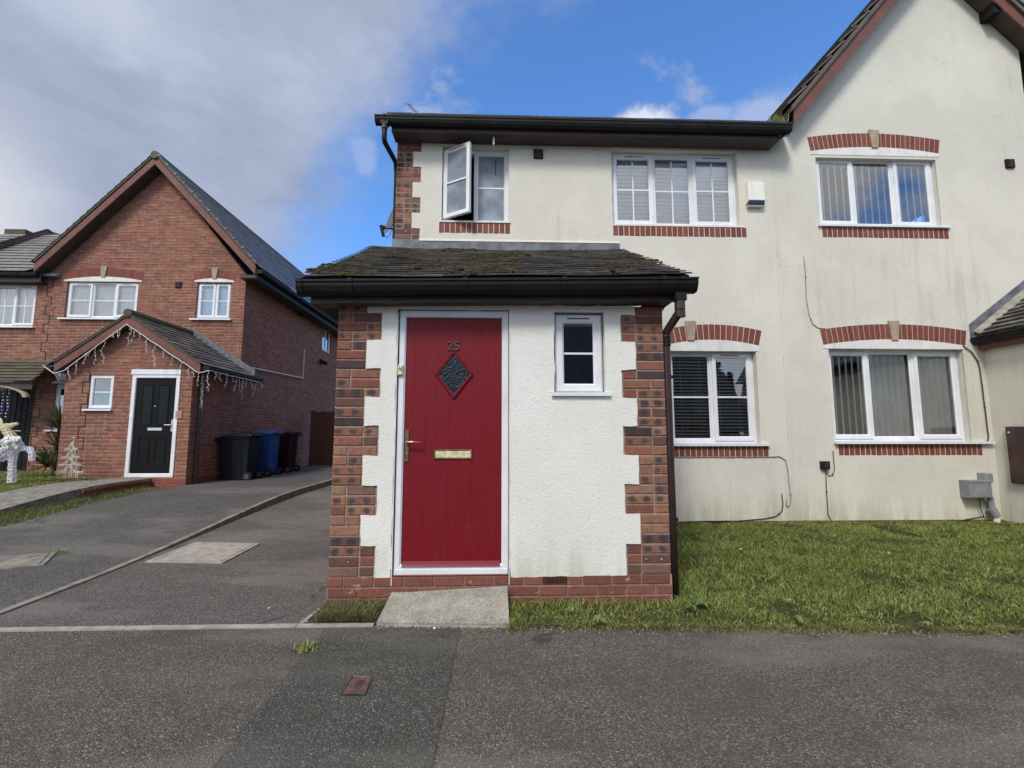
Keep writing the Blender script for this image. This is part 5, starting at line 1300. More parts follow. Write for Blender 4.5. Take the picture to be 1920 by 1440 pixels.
cover('manhole_cover', 'pale square concrete-filled manhole cover set in the tarmac drive', [onH(*q) for q in ((272, 1055), (417, 1057), (488, 1020), (366, 1018))], lambda q: H(q.y)+.003, 'concrete_pink', 'concrete_pink', .05)
cover('manhole_cover', 'mossy concrete manhole cover cut by the left edge of the picture', [onH(*q, .0) for q in ((-90, 1075), (82, 1060), (107, 1037), (-60, 1050))], lambda q: H(q.y)+step(q.y)-.016, 'concrete_old', 'concrete_old', .05)
# iron stopcock cover
pts = [atz(*q, .004) for q in ((640, 1304), (684, 1304), (697, 1271), (661, 1270))]
cen = sum(pts, Vector())/4
sc = thing('stopcock_cover', 'small rusty square water cover with a ribbed centre in the dark tarmac', 'drain cover', (cen.x, cen.y, .004))
simple('rust', (.12, .065, .055), .7, .3, 30, bump=.5)
mb = MB(); mb.prism([(p.x, p.y, .005) for p in pts], (0, 0, .004)); mb.build('lid', 'rust', sc)
mb = MB()
for i in range(4): p, q = pts[i], pts[(i+1) % 4]; mb.tube([(p.x, p.y, .009), (q.x, q.y, .009)], .004, 5)
mb.build('rim', 'drain_black', sc)
ux, uy = (pts[1]-pts[0]), (pts[3]-pts[0]); mb = MB()
for i in range(9):
    for s_ in (0, 1):
        t = (i+.5)/9; A = pts[0]+(ux*t if s_ else uy*t); B_ = A+(uy if s_ else ux)
        if s_: A2, B2 = pts[0]+ux*t, pts[0]+ux*t+uy
        else: A2, B2 = A, B_
        mb.tube([(A2.x, A2.y, .0095), (B2.x, B2.y, .0095)], .0016, 4)
for t in (.38, .46, .54, .62): A2 = pts[0]+ux*t+uy*.25; B2 = pts[0]+ux*t+uy*.78; mb.tube([(A2.x, A2.y, .011), (B2.x, B2.y, .011)], .003, 5)
mb.build('ribs', 'rust', sc)
q = atz(1665, 1026, .06); mb = MB(); ring2 = [(q.x-.17, q.y-.11, .068), (q.x+.17, q.y-.11, .068), (q.x+.15, q.y+.12, .072), (q.x-.15, q.y+.12, .072)]
tag(mb.prism(ring2, (0, 0, .012)).build('drain_cover', 'drain_black'), 'dark drain cover lying flush in the grass under the large ground-floor window', 'drain cover')

def wall_cable(name, label, px, Y, r, mat, clips=True, group=None):
    P = [at(a, b, Y) for a, b in px]; pts = []
    for i in range(len(P)-1):
        k = max(2, int((P[i+1]-P[i]).length/.06))
        for j in range(k):
            p = P[i].lerp(P[i+1], j/k); p.z += .004*mnoise.noise(Vector((p.x*6, p.z*6, 1))); p.x += .004*mnoise.noise(Vector((p.x*6, p.z*6, 9))); pts.append(p)
    pts.append(P[-1]); t = thing(name, label, 'cable', P[0], group)
    MB().tube(pts, r, 6).build('cable_run', mat, t, smooth=True)
    for i in range(4, len(pts)-1, 9): MB().box(pts[i].x-.008, pts[i].x+.008, Y-.012, Y+.012, pts[i].z-.006, pts[i].z+.006).build('cable_clip', mat, t)
YW = Y2-.022
wall_cable('wall_cable', 'pale cable running under the brick sill then down in a hook', [(1262, 857), (1440, 857), (1462, 856), (1473, 863), (1477, 880), (1479, 905), (1483, 938), (1480, 950), (1475, 949), (1474, 935)], YW, .006, 'cable_grey')
wall_cable('wall_cable', 'black cable rising from the wall foot beside the hooked pale cable', [(1264, 979), (1330, 977), (1380, 977), (1430, 973), (1455, 968), (1466, 958), (1468, 945), (1466, 926)], YW, .007, 'cable_dark')
wall_cable('wall_cable', 'thin grey cable dropping down the bare wall to the arched window head', [(1507, 480), (1510, 510), (1512, 560), (1517, 590), (1524, 608), (1535, 615), (1548, 616)], YW, .005, 'cable_grey')
wall_cable('wall_cable', 'black cable from the small socket box down to the brick plinth', [(1548, 880), (1549, 905), (1551, 940), (1553, 965), (1560, 979), (1600, 985), (1700, 984), (1790, 978), (1845, 968)], YW, .006, 'cable_dark')
wall_cable('wall_cable', 'short hooked cable beside the small socket box', [(1549, 885), (1554, 893), (1561, 890), (1565, 880), (1563, 860), (1562, 845)], YW, .005, 'cable_dark')
wall_cable('wall_cable', 'dark cable from the porch gutter down past the right window to its sill', [(1806, 648), (1822, 660), (1834, 678), (1838, 695), (1843, 735), (1848, 775), (1853, 815), (1853, 826), (1847, 830), (1800, 832), (1700, 833), (1590, 831)], Y2-.03, .008, 'cable_dark')
q = at(1545, 872, YW)
sb_ = thing('socket_box', 'small black cable box on the wall between the two ground-floor windows', 'cable box', q)
MB().cbox(q.x-.055, q.x+.055, YW-.05, YW+.01, q.z-.052, q.z+.052, .008).build('case', 'black_plastic', sb_)
MB().cbox(q.x-.03, q.x+.03, YW-.058, YW-.045, q.z-.03, q.z+.03, .004).build('lid', 'drain_black', sb_)
# alarm box
a, b = at(1403, 384, Y2-.08), at(1431, 341, Y2-.08)
al = thing('alarm_box', 'white burglar alarm box with a blue base on the upper wall', 'alarm box', a)
mb = MB(); mb.hexa([(a.x, Y2-.10, a.z+.06), (b.x, Y2-.10, a.z+.06), (b.x, Y2-.012, a.z+.03), (a.x, Y2-.012, a.z+.03), (a.x, Y2-.085, b.z), (b.x, Y2-.085, b.z), (b.x, Y2-.012, b.z), (a.x, Y2-.012, b.z)]); mb.build('case', 'alarm_white', al)
MB().hexa([(a.x+.012, Y2-.082, a.z), (b.x-.004, Y2-.082, a.z), (b.x-.004, Y2-.02, a.z), (a.x+.012, Y2-.02, a.z), (a.x+.006, Y2-.101, a.z+.065), (b.x-.002, Y2-.101, a.z+.065), (b.x-.002, Y2-.02, a.z+.06), (a.x+.006, Y2-.02, a.z+.06)]).build('strobe_lens', 'alarm_blue', al)
MB().box(a.x+.004, b.x-.01, Y2-.075, Y2-.012, a.z-.012, a.z).build('base', 'alarm_white', al)
# doorbell
q = at(750, 694, Y1-.02)
bl = thing('doorbell', 'small cream doorbell fixed to the left side of the red door frame', 'doorbell', q)
MB().cbox(q.x-.021, q.x+.021, Y1-.024, Y1+.002, q.z-.042, q.z+.042, .008).build('case', 'brass_plate', bl)
MB().tube([(q.x, Y1-.03, q.z+.010), (q.x, Y1-.020, q.z+.010)], .013, 16).build('push_button', 'stone_key', bl)
# grey service box and pipes at the inner corner
a, b = at(1818, 934, YW-.12), at(1857, 901, YW-.12)
gb_ = thing('service_box', 'grey plastic service box with pipes at the inner wall corner', 'utility box', a)
MB().cbox(a.x, b.x, Y2-.16, Y2-.013, a.z, b.z, .012).build('case', 'grey_plastic', gb_)
MB().cbox(a.x-.006, b.x+.006, Y2-.168, Y2-.15, b.z-.03, b.z+.006, .006).build('lid', 'grey_plastic', gb_)
q = at(1852, 900, YW-.08); MB().cbox(q.x-.055, q.x+.055, Y2-.13, Y2-.013, q.z-.02, q.z+.09, .008).build('upper_duct', 'grey_plastic', gb_)
p0, p1, p2, p3 = at(1856, 932, Y2-.09), at(1860, 955, Y2-.09), at(1868, 968, Y2-.10), at(1870, 985, Y2-.11)
MB().tube([p0, p1], .035, 10).build('upper_pipe', 'grey_plastic', gb_)
MB().tube([p1+Vector((-.01, 0, .01)), p2], .052, 12).build('elbow_duct', 'grey_plastic', gb_)
MB().tube([p2, p3+Vector((0, 0, -.05))], .036, 12).build('ground_pipe', 'wire_white', gb_)
mb = MB(); mb.tube([at(1836, 934, Y2-.08), at(1838, 952, Y2-.06), at(1846, 972, Y2-.05)], .006, 5); mb.tube([at(1840, 934, Y2-.08), at(1850, 944, Y2-.05), at(1856, 962, Y2-.05), at(1848, 970, Y2-.05)], .006, 5); mb.build('lead_cable', 'cable_dark', gb_)
# brown meter box on the side of the right porch
a = atx(1889, 800, RX); b = atx(1906, 908, RX)
zt_, zb_ = atx(1895, 800, RX).z, atx(1906, 906, RX).z; ya = atx(1896, 850, RX).y
mbx = thing('meter_box', 'brown meter cupboard on the cream wall at the right edge', 'meter box', (RX, ya-.22, zb_))
MB().box(RX-.045, RX+.01, ya-.46, ya, zb_, zt_).build('cabinet', 'meter_brown', mbx)
MB().box(RX-.058, RX-.046, ya-.45, ya-.012, zb_+.012, zt_-.03).build('door', 'meter_brown', mbx)
MB().box(RX-.062, RX-.057, ya-.06, ya-.04, zt_-.085, zt_-.065).build('latch', 'wire_white', mbx)
# thin cable loop under the porch eaves end
tag(MB().tube([at(1244, 566, Y1-.02), at(1246, 573, Y1-.02), at(1244, 581, Y1-.02), at(1239, 584, Y1-.02)], .004, 5).build('cable_loop', 'black_plastic'), 'thin black wire loop hanging below the right end of the porch eaves', 'cable')
# satellite dish on the hidden left wall
dsh = thing('satellite_dish', 'grey satellite dish on the left corner of the rendered house', 'satellite dish', (WX0, 6.9, 4.0))
YS = 6.62; ctr = at(745, 398, YS); ctr.x = WX0-.045; R_ = .28
nrm = Vector((-.80, -.52, .30)).normalized(); s1 = nrm.cross(Vector((0, 0, 1))).normalized(); s2 = s1.cross(nrm)
mb = MB(); nr_, na = 5, 28
ctr = Vector((WX0-.12, YS+.06, at(736, 400, YS).z)); 
mb.v.append(tuple(ctr-nrm*.06))
for i in range(1, nr_+1):
    for j in range(na): a = 2*math.pi*j/na; r = R_*i/nr_; p = ctr-nrm*.06*(1-(i/nr_)**2)+s1*math.cos(a)*r*.92+s2*math.sin(a)*r*1.1; mb.v.append(tuple(p))
for j in range(na): mb.f.append((0, 1+j, 1+(j+1) % na))
for i in range(nr_-1):
    for j in range(na): a = 1+i*na; mb.f.append((a+j, a+na+j, a+na+(j+1) % na, a+(j+1) % na))
mb.build('reflector', 'dish_grey', dsh, smooth=True)
l0 = at(737, 429, YS); l1 = at(718, 427, YS-.15); l2 = at(714, 424, YS-.2)
MB().tube([Vector((WX0-.02, YS+.1, l0.z)), l0, l1], .012, 8).build('lnb_arm', 'dish_grey', dsh)
mb = MB(); mb.tube([l2+Vector((0, 0, .01)), at(719, 443, YS-.2)], .022, 8); mb.blob(l1, .034, seed=2); mb.build('lnb', 'black_plastic', dsh)
MB().tube([at(720, 443, YS-.2), at(726, 446, YS-.15), at(731, 440, YS-.1), at(735, 430, YS)], .004, 5).build('lead', 'black_plastic', dsh)
MB().tube([Vector((WX0+.0, YS+.15, ctr.z-.05)), ctr-nrm*.06], .018, 8).build('bracket', 'dish_grey', dsh)
# roof aerial
YA = 10.3; e0_ = at(764, 194, YA); e1_ = at(797, 228, YA)
an = thing('roof_aerial', 'thin television aerial showing above the dark gutter', 'aerial', e1_)
mb = MB(); mb.tube([e0_, e1_], .008, 6); mb.build('boom', 'antenna_metal', an)
mb = MB(); dirv = (e1_-e0_).normalized(); per = Vector((dirv.z, 0, -dirv.x))
perp = (Vector((0.8, .3, .18))).normalized()
for i in range(9):
    p = e0_+dirv*(.02+.062*i); l = .075-.003*i
    if i == 0: l = .10
    mb.tube([p-perp*l, p+perp*l], .005, 5)
mb.build('elements', 'antenna_metal', an)
MB().tube([e1_, Vector((e1_.x, YA, rz1-.1))], .014, 8).build('mast', 'antenna_metal', an)

# ---- wheelie bins along the brick side wall
def bin_(label, y0, m1, m2, h=1.06, open_=0, dx=0):
    x0, x1 = XR+.06+dx, XR+.80+dx; zg_ = H(11)+.065; w = .56; y1 = y0+w
    t = thing('wheelie_bin', label, 'bin', ((x0+x1)/2, y0, zg_), 'wheeled bins standing along the brick side wall')
    mb = MB(); tpr = .085
    # tapered body, front (wall side) slopes most
    lo = [(x0+tpr, y0+.05, zg_+.03), (x1-.10, y0+.05, zg_+.03), (x1-.10, y1-.05, zg_+.03), (x0+tpr, y1-.05, zg_+.03)]
    md = [(x0+.02, y0+.01, zg_+h*.84), (x1-.07, y0+.01, zg_+h*.92), (x1-.07, y1-.01, zg_+h*.92), (x0+.02, y1-.01, zg_+h*.84)]
    mb.hexa(lo+md)
    tp = [(x0-.02, y0-.012, zg_+h*.83), (x1-.04, y0-.012, zg_+h*.90), (x1-.04, y1+.012, zg_+h*.90), (x0-.02, y1+.012, zg_+h*.83)]
    mb.hexa(tp+[(a_, b_, c_+.05) for a_, b_, c_ in tp])
    for k in range(3): yy = y0+.12+k*.15; mb.box(x1-.095, x1-.075, yy, yy+.03, zg_+.30, zg_+h*.88)
    for s_ in (.16, .40): mb.hexa([(x0+.10+s_, y0+.035, zg_+.10), (x0+.13+s_, y0+.035, zg_+.10), (x0+.13+s_, y0+.06, zg_+.10), (x0+.10+s_, y0+.06, zg_+.10), (x0+.09+s_, y0+.0, zg_+h*.8), (x0+.12+s_, y0+.0, zg_+h*.8), (x0+.12+s_, y0+.03, zg_+h*.8), (x0+.09+s_, y0+.03, zg_+h*.8)])
    mb.build('body', m1, t)
    mb = MB(); N2 = 8; L_ = []
    for i in range(N2+1):
        u = i/N2; x = x0-.05+(x1-x0+.06)*u; zc = zg_+h*.885+.085*u+.045*math.sin(math.pi*u)
        for j in range(5): v = j/4; mb.v.append((x, y0-.03+(w+.06)*v, zc+.035*math.sin(math.pi*v)+.006*mnoise.noise(Vector((x*9, v*4, y0)))))
    for i in range(N2):
        for j in range(4): k = i*5+j; mb.f.append((k, k+5, k+6, k+1))
    n0 = len(mb.v); per = [(i, 0) for i in range(N2+1)]+[(N2, j) for j in range(1, 5)]+[(i, 4) for i in range(N2-1, -1, -1)]+[(0, j) for j in (3, 2, 1)]
    ids = [i*5+j for i, j in per]; mb.v += [(mb.v[i][0], mb.v[i][1], mb.v[i][2]-.045) for i in ids]
    for i in range(len(ids)): j = (i+1) % len(ids); mb.f.append((ids[i], n0+i, n0+j, ids[j]))
    mb.build('lid', m2, t)
    mb = MB(); mb.tube([(x1+.03, y0+.05, zg_+h*.94), (x1+.03, y1-.05, zg_+h*.94)], .016, 8)
    for yy in (y0+.06, (y0+y1)/2, y1-.06): mb.box(x1-.06, x1+.035, yy-.012, yy+.012, zg_+h*.91, zg_+h*.95)
    mb.build('handle', m1, t)
    for yy in (y0+.0, y1-.06):
        MB().tube([(x1-.075, yy, zg_+.10), (x1-.075, yy+.055, zg_+.10)], .10, 20).build('wheel', 'black_plastic', t)
        MB().tube([(x1-.075, yy-.006, zg_+.10), (x1-.075, yy+.004, zg_+.10)], .055, 16).build('wheel_hub', 'wheel_grey', t)
    MB().tube([(x1-.075, y0, zg_+.10), (x1-.075, y1, zg_+.10)], .014, 8).build('axle', 'black_plastic', t)
    return t
bin_('black wheelie bin nearest the porch downpipe of the red brick house', 10.65, 'bin_black', 'bin_lid')
bin_('bright blue wheelie bin between the black and maroon bins', 11.62, 'bin_blue', 'bin_lid_blue', 1.12)
mt = bin_('dark maroon wheelie bin nearest the wooden gate', 12.72, 'bin_maroon', 'bin_lid', 1.10, dx=.0)
# ---- wooden gate and fence
YGt = 15.4
g0_ = at(588, 820, YGt).x; zt_ = at(600, 771, YGt).z; zb_ = H(15)+.07
gt_ = thing('wooden_gate', 'brown boarded wooden gate closing the passage beside the brick house', 'gate', (g0_+.6, YGt, zb_))
x = g0_; 
while x < g0_+1.1:
    MB().cbox(x+.002, x+.098, YGt-.02+random.uniform(-.003, .003), YGt, zb_+.03, zt_-.02+random.uniform(-.01, .01), .003).build('board', 'timber', gt_); x += .10
for z in (zb_+.25, zt_-.3): MB().box(g0_, g0_+1.1, YGt, YGt+.04, z, z+.09).build('rail', 'timber', gt_)
MB().box(g0_-.10, g0_-.005, YGt-.05, YGt+.05, zb_-.05, zt_+.02).build('gate_post', 'timber', gt_)
MB().box(g0_+.93, g0_+.99, YGt-.035, YGt-.02, 1.15, 1.27).build('latch', 'black_plastic', gt_)
fc = thing('timber_fence', 'brown close-boarded fence continuing behind the porch corner', 'fence', (-3.2, YGt, zb_))
MB().box(g0_+1.11, g0_+1.21, YGt-.05, YGt+.05, zb_-.05, zt_+.03).build('post', 'timber', fc)
mb = MB(); x = g0_+1.22
while x < WX0: mb.cbox(x, x+.117, YGt-.02, YGt, zb_, zt_, .003); x += .12
mb.build('board_panel', 'timber', fc)

# ---- icicle lights on the left porch
ic = thing('icicle_lights', 'white icicle light string along the gable and gutter of the brick porch', 'string lights', (pa.x, Yv-.03, pa.z))
wr = MB(); bb = MB(); rnd = random.Random(6)
path = [Vector((pL.x-.16, Yv-.05, pL.z+.10)), Vector((pL.x+.05, Yv-.04, pL.z-.05)), Vector((pL.x+.25, Yv-.04, pL.z+.02)), Vector((pa.x, Yv-.04, pa.z-.03)), Vector((pR.x, Yv-.04, pR.z-.03)), Vector((pR.x+.19, Yv-.02, pR.z+.02)), Vector((pR.x+.20, Y3+.1, pR.z+.01))]
pts = []
for i in range(len(path)-1):
    k = max(2, int((path[i+1]-path[i]).length/.10))
    for j in range(k): p = path[i].lerp(path[i+1], j/k); p.z += rnd.uniform(-.008, .008); pts.append(p)
pts.append(path[-1]); wr.tube(pts, .008, 5)
def strand(p, n_):
    q = p.copy(); L_ = [q.copy()]
    for j in range(n_):
        q = q+Vector((rnd.uniform(-.025, .025), rnd.uniform(-.01, .01), -.042)); L_.append(q.copy())
        if rnd.random() < .6: d = Vector((rnd.choice((-1, 1))*.025, -.008, rnd.uniform(-.015, .02))); wr.tube([q, q+d], .0035, 4); bb.blob(q+d, .007, seed=j, n=5, m=3)
    if len(L_) > 1: wr.tube(L_, .0042, 4)
for i, p in enumerate(pts[3:]):
    if i % 2 == 0 or rnd.random() < .35: strand(p, [3, 5, 8, 4, 7, 10][(i//2) % 6]+rnd.randint(-1, 1))
for k in range(14): z = pR.z-.05-k*.05; bb.blob((XR+.09+rnd.uniform(-.03, .03), dy_-.04, z), .011, seed=k)
wr.tube([(XR+.09+.025*math.sin(k*1.7), dy_-.045, pR.z-k*.05) for k in range(15)], .005, 4)
# lit edging round the black door
wr.tube([(pd[1]+.012, Y4-.015, D0+k*(pd[3]-D0)/20) for k in range(21)], .005, 4)
for k in range(30): bb.blob((pd[1]+.012+rnd.uniform(-.008, .008), Y4-.02, D0+k*(pd[3]-D0)/30), .010, seed=k)
wr.build('cable', 'wire_white', ic); bb.build('bulb', 'bulb_white', ic)

# ---- light-up reindeer on the left lawn
YR = 8.6
def R3(px, py, dy=0): return at(px, py, YR+dy)
rd = thing('reindeer_decoration', 'white wire reindeer light figure with a pale yellow head on the left lawn', 'christmas decoration', R3(22, 905))
def wire_form(pts, rads, name, mat, bulbs, seed):
    mb = MB(); N = len(pts); rr = random.Random(seed); n_ = 9; rings = []
    for s_ in range(N-1):
        k = max(3, int((pts[s_+1]-pts[s_]).length/.025))
        for j in range(k+(1 if s_ == N-2 else 0)):
            t = j/k; rings.append((pts[s_].lerp(pts[s_+1], t), rads[s_]+(rads[s_+1]-rads[s_])*t))
    L_ = []
    for i, (c, r) in enumerate(rings):
        t = (rings[min(i+1, len(rings)-1)][0]-rings[max(i-1, 0)][0]).normalized(); a = t.cross(Vector((0, 1, 0))).normalized(); b = a.cross(t)
        L_.append([c+(a*math.cos(2*math.pi*q/n_)+b*math.sin(2*math.pi*q/n_))*r*rr.uniform(.86, 1.1) for q in range(n_)])
    for i, l in enumerate(L_):
        if i % 2 == 0: mb.tube(l+[l[0]], .0055, 4, cap=False)
    for q in range(n_): mb.tube([l[(q+i//3) % n_] for i, l in enumerate(L_)], .0055, 4)
    for l in L_:
        for p in l:
            if rr.random() < .30: mb.blob(p, rr.uniform(.007, .013), seed=rr.randint(0, 999), n=5, m=3)
    o = mb.build(name, mat, rd); 
    core = MB(); core.tube([c for c, r in rings], max(.01, rads[0]*.55), 8, r2=max(.01, rads[-1]*.55)); core.build('tinsel_core', 'wire_white', o)
    return o
wire_form([R3(24, 846), R3(23, 870), R3(22, 904)], [.070, .050, .060], 'leg', 'bulb_white', 1, 1)
wire_form([R3(26, 846), R3(42, 840), R3(55, 842), R3(60, 850), R3(60, 863)], [.055, .040, .040, .045, .042], 'leg', 'bulb_white', 1, 2)
wire_form([R3(38, 838), R3(24, 836), R3(-5, 848), R3(-45, 858)], [.07, .17, .20, .15], 'body', 'bulb_white', 1, 3)
wire_form([R3(-40, 860, .05), R3(-42, 880, .05), R3(-40, 905, .05)], [.09, .05, .05], 'leg', 'bulb_white', 1, 4)
wire_form([R3(-25, 860, .25), R3(-28, 880, .25), R3(-30, 903, .25)], [.09, .05, .05], 'leg', 'bulb_white', 1, 6)
wire_form([R3(24, 828), R3(16, 812), R3(8, 800)], [.085, .065, .055], 'neck', 'bulb_warm', 1, 5)
wire_form([R3(2, 802), R3(16, 799), R3(33, 794)], [.055, .045, .018], 'head', 'bulb_warm', 1, 7)
wire_form([R3(4, 798), R3(2, 788), R3(-6, 780)], [.02, .014, .008], 'antler', 'bulb_warm', 1, 8)
mb = MB(); rr = random.Random(4)
for i in range(40): mb.blob(R3(rr.uniform(10, 37), rr.uniform(822, 838), rr.uniform(-.14, .14)), rr.uniform(.03, .06), seed=i)
mb.build('scarf', 'wire_white', rd)

# ---- rattan tree on the left lawn
YT = 9.2
def T3(px, py, dy=0): return at(px, py, YT+dy)
tr = thing('rattan_tree', 'pale cane christmas tree ornament with swept tiers beside the brick porch', 'christmas decoration', T3(133, 895))
mb = MB(); tipp = T3(138, 826)
for k in range(9):
    t = (k-4)/4; b = T3(130+t*16, 895, .12*math.cos(k*2.1)); mid = tipp.lerp(b, .45)+Vector((t*.02, 0, .0)); mb.tube([tipp, mid, b], .008, 5)
mb.build('stakes', 'wire_cane', tr)
mb = MB()
for i, (yy, w_) in enumerate(((841, 13), (856, 17), (870, 22), (884, 27))):
    for s_ in (-1, 1):
        for dd in (0, 1):
            for dz_ in (-.08, .08):
                c_ = T3(134-i*1.2, yy-9-dd*3, dz_*.5); e_ = T3(134-i*1.2+s_*w_, yy-dd*2.5+ (2 if s_ > 0 else 3), dz_)
                P_ = [c_.lerp(e_, t)+Vector((0, 0, -.055*math.sin(math.pi*t))) for t in (0, .25, .5, .75, 1)]; mb.tube(P_, .007, 5)
        P_ = [T3(134-i*1.2+w_*math.cos(a_), yy+1.5, .13*math.sin(a_)) for a_ in [math.pi*q/8*s_ for q in range(9)]]; mb.tube(P_, .006, 5)
mb.build('tiers', 'wire_cane', tr)
mb = MB(); c_ = T3(138, 821)
for k in range(5): a_ = math.pi/2+k*math.tau/5; mb.tube([c_, c_+Vector((math.cos(a_)*.05, 0, math.sin(a_)*.05))], .006, 4, r2=.002)
mb.build('star', 'wire_cane', tr)

# ---- spiky plant behind it
YP = 10.3; pc = at(92, 880, YP)
sp_ = thing('spiky_plant', 'green sword-leaved plant growing against the left side of the brick porch', 'plant', pc)
mb = MB(); rnd = random.Random(11)
def sword(base, d, L, w, droop):
    d = d.normalized(); s_ = d.cross(Vector((0, 0, 1))); s_ = s_.normalized() if s_.length > .01 else Vector((1, 0, 0)); P_ = []
    for i in range(6):
        t = i/5; c = base+d*L*t+Vector((0, 0, -droop*L*t*t)); ww = w*(1-t**2.2)*.5+.001; P_ += [c-s_*ww, c+s_*ww]
    mb.add(P_, [(2*i, 2*i+1, 2*i+3, 2*i+2) for i in range(5)])
for (hx, n_, L, w) in ((.0, 150, .78, .050), (.40, 60, .6, .035), (.80, 170, .95, .030)):
    for i in range(n_):
        a_ = rnd.uniform(0, math.tau); e_ = rnd.uniform(.0, 1.35); d = Vector((math.cos(a_)*math.cos(e_), math.sin(a_)*math.cos(e_)*.8, math.sin(e_)))
        sword(Vector((pc.x+(.0 if hx == 0 else .22), YP+(.0 if hx == 0 else -.1), pc.z+.05+hx)), d, L*rnd.uniform(.6, 1.05), w, rnd.uniform(.1, .45))
mb.build('leaves', 'spiky_leaf', sp_)
MB().tube([(pc.x+.20, YP-.1, pc.z-.15), (pc.x+.22, YP-.1, pc.z+.45), (pc.x+.22, YP-.1, pc.z+.85)], .05, 8, r2=.035).build('stem', 'bark', sp_)

# ================================================================== GRASS AND LITTER
def grass_patch(name, label_kind, n, fn, mat, hmin, hmax, w, seed, lean=.35):
    r = np.random.default_rng(seed); pts = fn(r, n); n = len(pts)
    h = r.uniform(hmin, hmax, n)*(pts[:, 3] if pts.shape[1] > 3 else 1); a = r.uniform(0, 2*np.pi, n); l = r.normal(0, lean, (n, 2))*h[:, None]
    ca, sa = np.cos(a)*w/2, np.sin(a)*w/2
    if pts.shape[1] > 3: pass
    b = pts[:, :3]; V = np.zeros((n, 5, 3))
    V[:, 0] = b; V[:, 0, 0] -= ca; V[:, 0, 1] -= sa; V[:, 1] = b; V[:, 1, 0] += ca; V[:, 1, 1] += sa
    mid = b.copy(); mid[:, :2] += l*.35; mid[:, 2] += h*.55
    V[:, 2] = mid; V[:, 2, 0] += ca*.75; V[:, 2, 1] += sa*.75; V[:, 3] = mid; V[:, 3, 0] -= ca*.75; V[:, 3, 1] -= sa*.75
    t = b.copy(); t[:, :2] += l; t[:, 2] += h*.95; V[:, 4] = t
    V[:, :2, 2] -= .01
    me = bpy.data.meshes.new(name); me.vertices.add(n*5); me.vertices.foreach_set('co', V.reshape(-1))
    base = np.arange(n)*5; li = np.stack([base, base+1, base+2, base+3, base+3, base+2, base+4], 1).reshape(-1)
    me.loops.add(len(li)); me.loops.foreach_set('vertex_index', li.astype(np.int32)); ls_ = np.stack([np.arange(n)*7, np.arange(n)*7+4], 1).reshape(-1)
    me.polygons.add(2*n); me.polygons.foreach_set('loop_start', ls_.astype(np.int32)); me.update(calc_edges=True); me.validate(); me.materials.append(MAT[mat])
    o = bpy.data.objects.new(name, me); C.objects.link(o); o['kind'] = 'stuff'; return o
def f_lawn(r, n):
    x = r.uniform(.10, 9.0, n); e = np.array([pe(q) for q in x]); y = e+(Y2-e)*r.random(n)**1.1
    y = np.where(r.random(n) < .03, e+r.normal(0, .03, n), y)
    keep = ~((x < PX1+.03) & (y > Y1-.02)) & ~((x > RX) & (y > Y1-.2))
    k2 = np.sin(x*3.1+1.3*np.sin(y*2.3))+np.sin(y*4.7+x*1.1)+r.normal(0, 1.2, n)
    keep &= k2 > -1.6
    keep &= ~((abs(x-atz(1665, 1026, .06).x) < .19) & (abs(y-atz(1665, 1026, .06).y) < .13))
    bare = np.array([mnoise.noise(Vector((a*2.6, b*2.6, 5))) for a, b in zip(x, y)])+r.normal(0, .10, len(x)); keep &= bare < np.where(y-e < .5, .22, .36)
    x, y = x[keep], y[keep]; z = np.array([lawn_z(a, b) for a, b in zip(x, y)])
    nearw = (Y2-y < .18)|((x < PX1+.30) & (y > Y1-.15))|((x < PX1) & (y > Y1-.14)); s_ = np.where(Y2-y < .18, .9, np.where(nearw, 1.9, 1.0))*np.clip(.40+(y-e[keep])*1.3, .40, 1)*(1+.35*np.sin(x*5.3+2*np.sin(y*4.1))*np.sin(y*6.1+x))
    return np.stack([x, y, z, s_], 1)
g = grass_patch('lawn_grass', '', 190000, f_lawn, 'grass', .014, .046, .0066, 1, .9)
def f_left(r, n):
    x = -30+r.random(n)**.5*(30+P0); x = r.uniform(-14, P0, n); y = r.uniform(5.0, Y3, n); keep = ~((x > PLX) & (y > Y4)); x, y = x[keep], y[keep]
    return np.stack([x, y, np.array([gl_z(a, b) for a, b in zip(x, y)]), np.ones(len(x))], 1)
grass_patch('left_lawn_grass', '', 60000, f_left, 'grass', .03, .06, .010, 2, .5)
def f_verge(r, n):
    y = r.uniform(4.0, Y4-.3, n); t = r.random(n)**2.0; x = P1+.01+t*(LX-P1-.03); return np.stack([x, y, np.array([H(b)+.01 for b in y]), 1.5-1.1*t], 1)
grass_patch('verge_weeds', '', 9000, f_verge, 'grass_dry', .03, .09, .008, 3, .6)
def f_bed(r, n):
    x = r.uniform(PX0+.02, -.85, n); y = r.uniform(3.42, Y1-.03, n); keep = x > a_x(y); return np.stack([x[keep], y[keep], np.full(keep.sum(), .03), np.where(r.random(keep.sum()) < .2, 1.8, 1.)], 1)
a_x = lambda y: -1.30+0*y
grass_patch('bed_weeds', '', 2600, f_bed, 'grass_dry', .02, .055, .006, 4, 1.0)
def f_seam(r, n):
    y = r.uniform(2.0, 3.34, n); x = sx_+(sb.x-sx_)*(3.34-y)/(3.34-sb.y)+r.normal(0, .006, n); return np.stack([x, y, np.full(n, .002), np.ones(n)], 1)
grass_patch('seam_moss', '', 900, f_seam, 'grass_dry', .002, .005, .004, 5, .6)
def f_edge(r, n):
    x = r.uniform(.1, 8, n); y = np.array([pe(q) for q in x])-.02+np.abs(r.normal(0, .03, n))*-1*(r.random(n) < .5)+r.uniform(0, .05, n); return np.stack([x, y, np.full(n, .004), np.ones(n)], 1)
grass_patch('edge_grass', '', 9000, f_edge, 'grass_dry', .010, .03, .006, 6, .9)
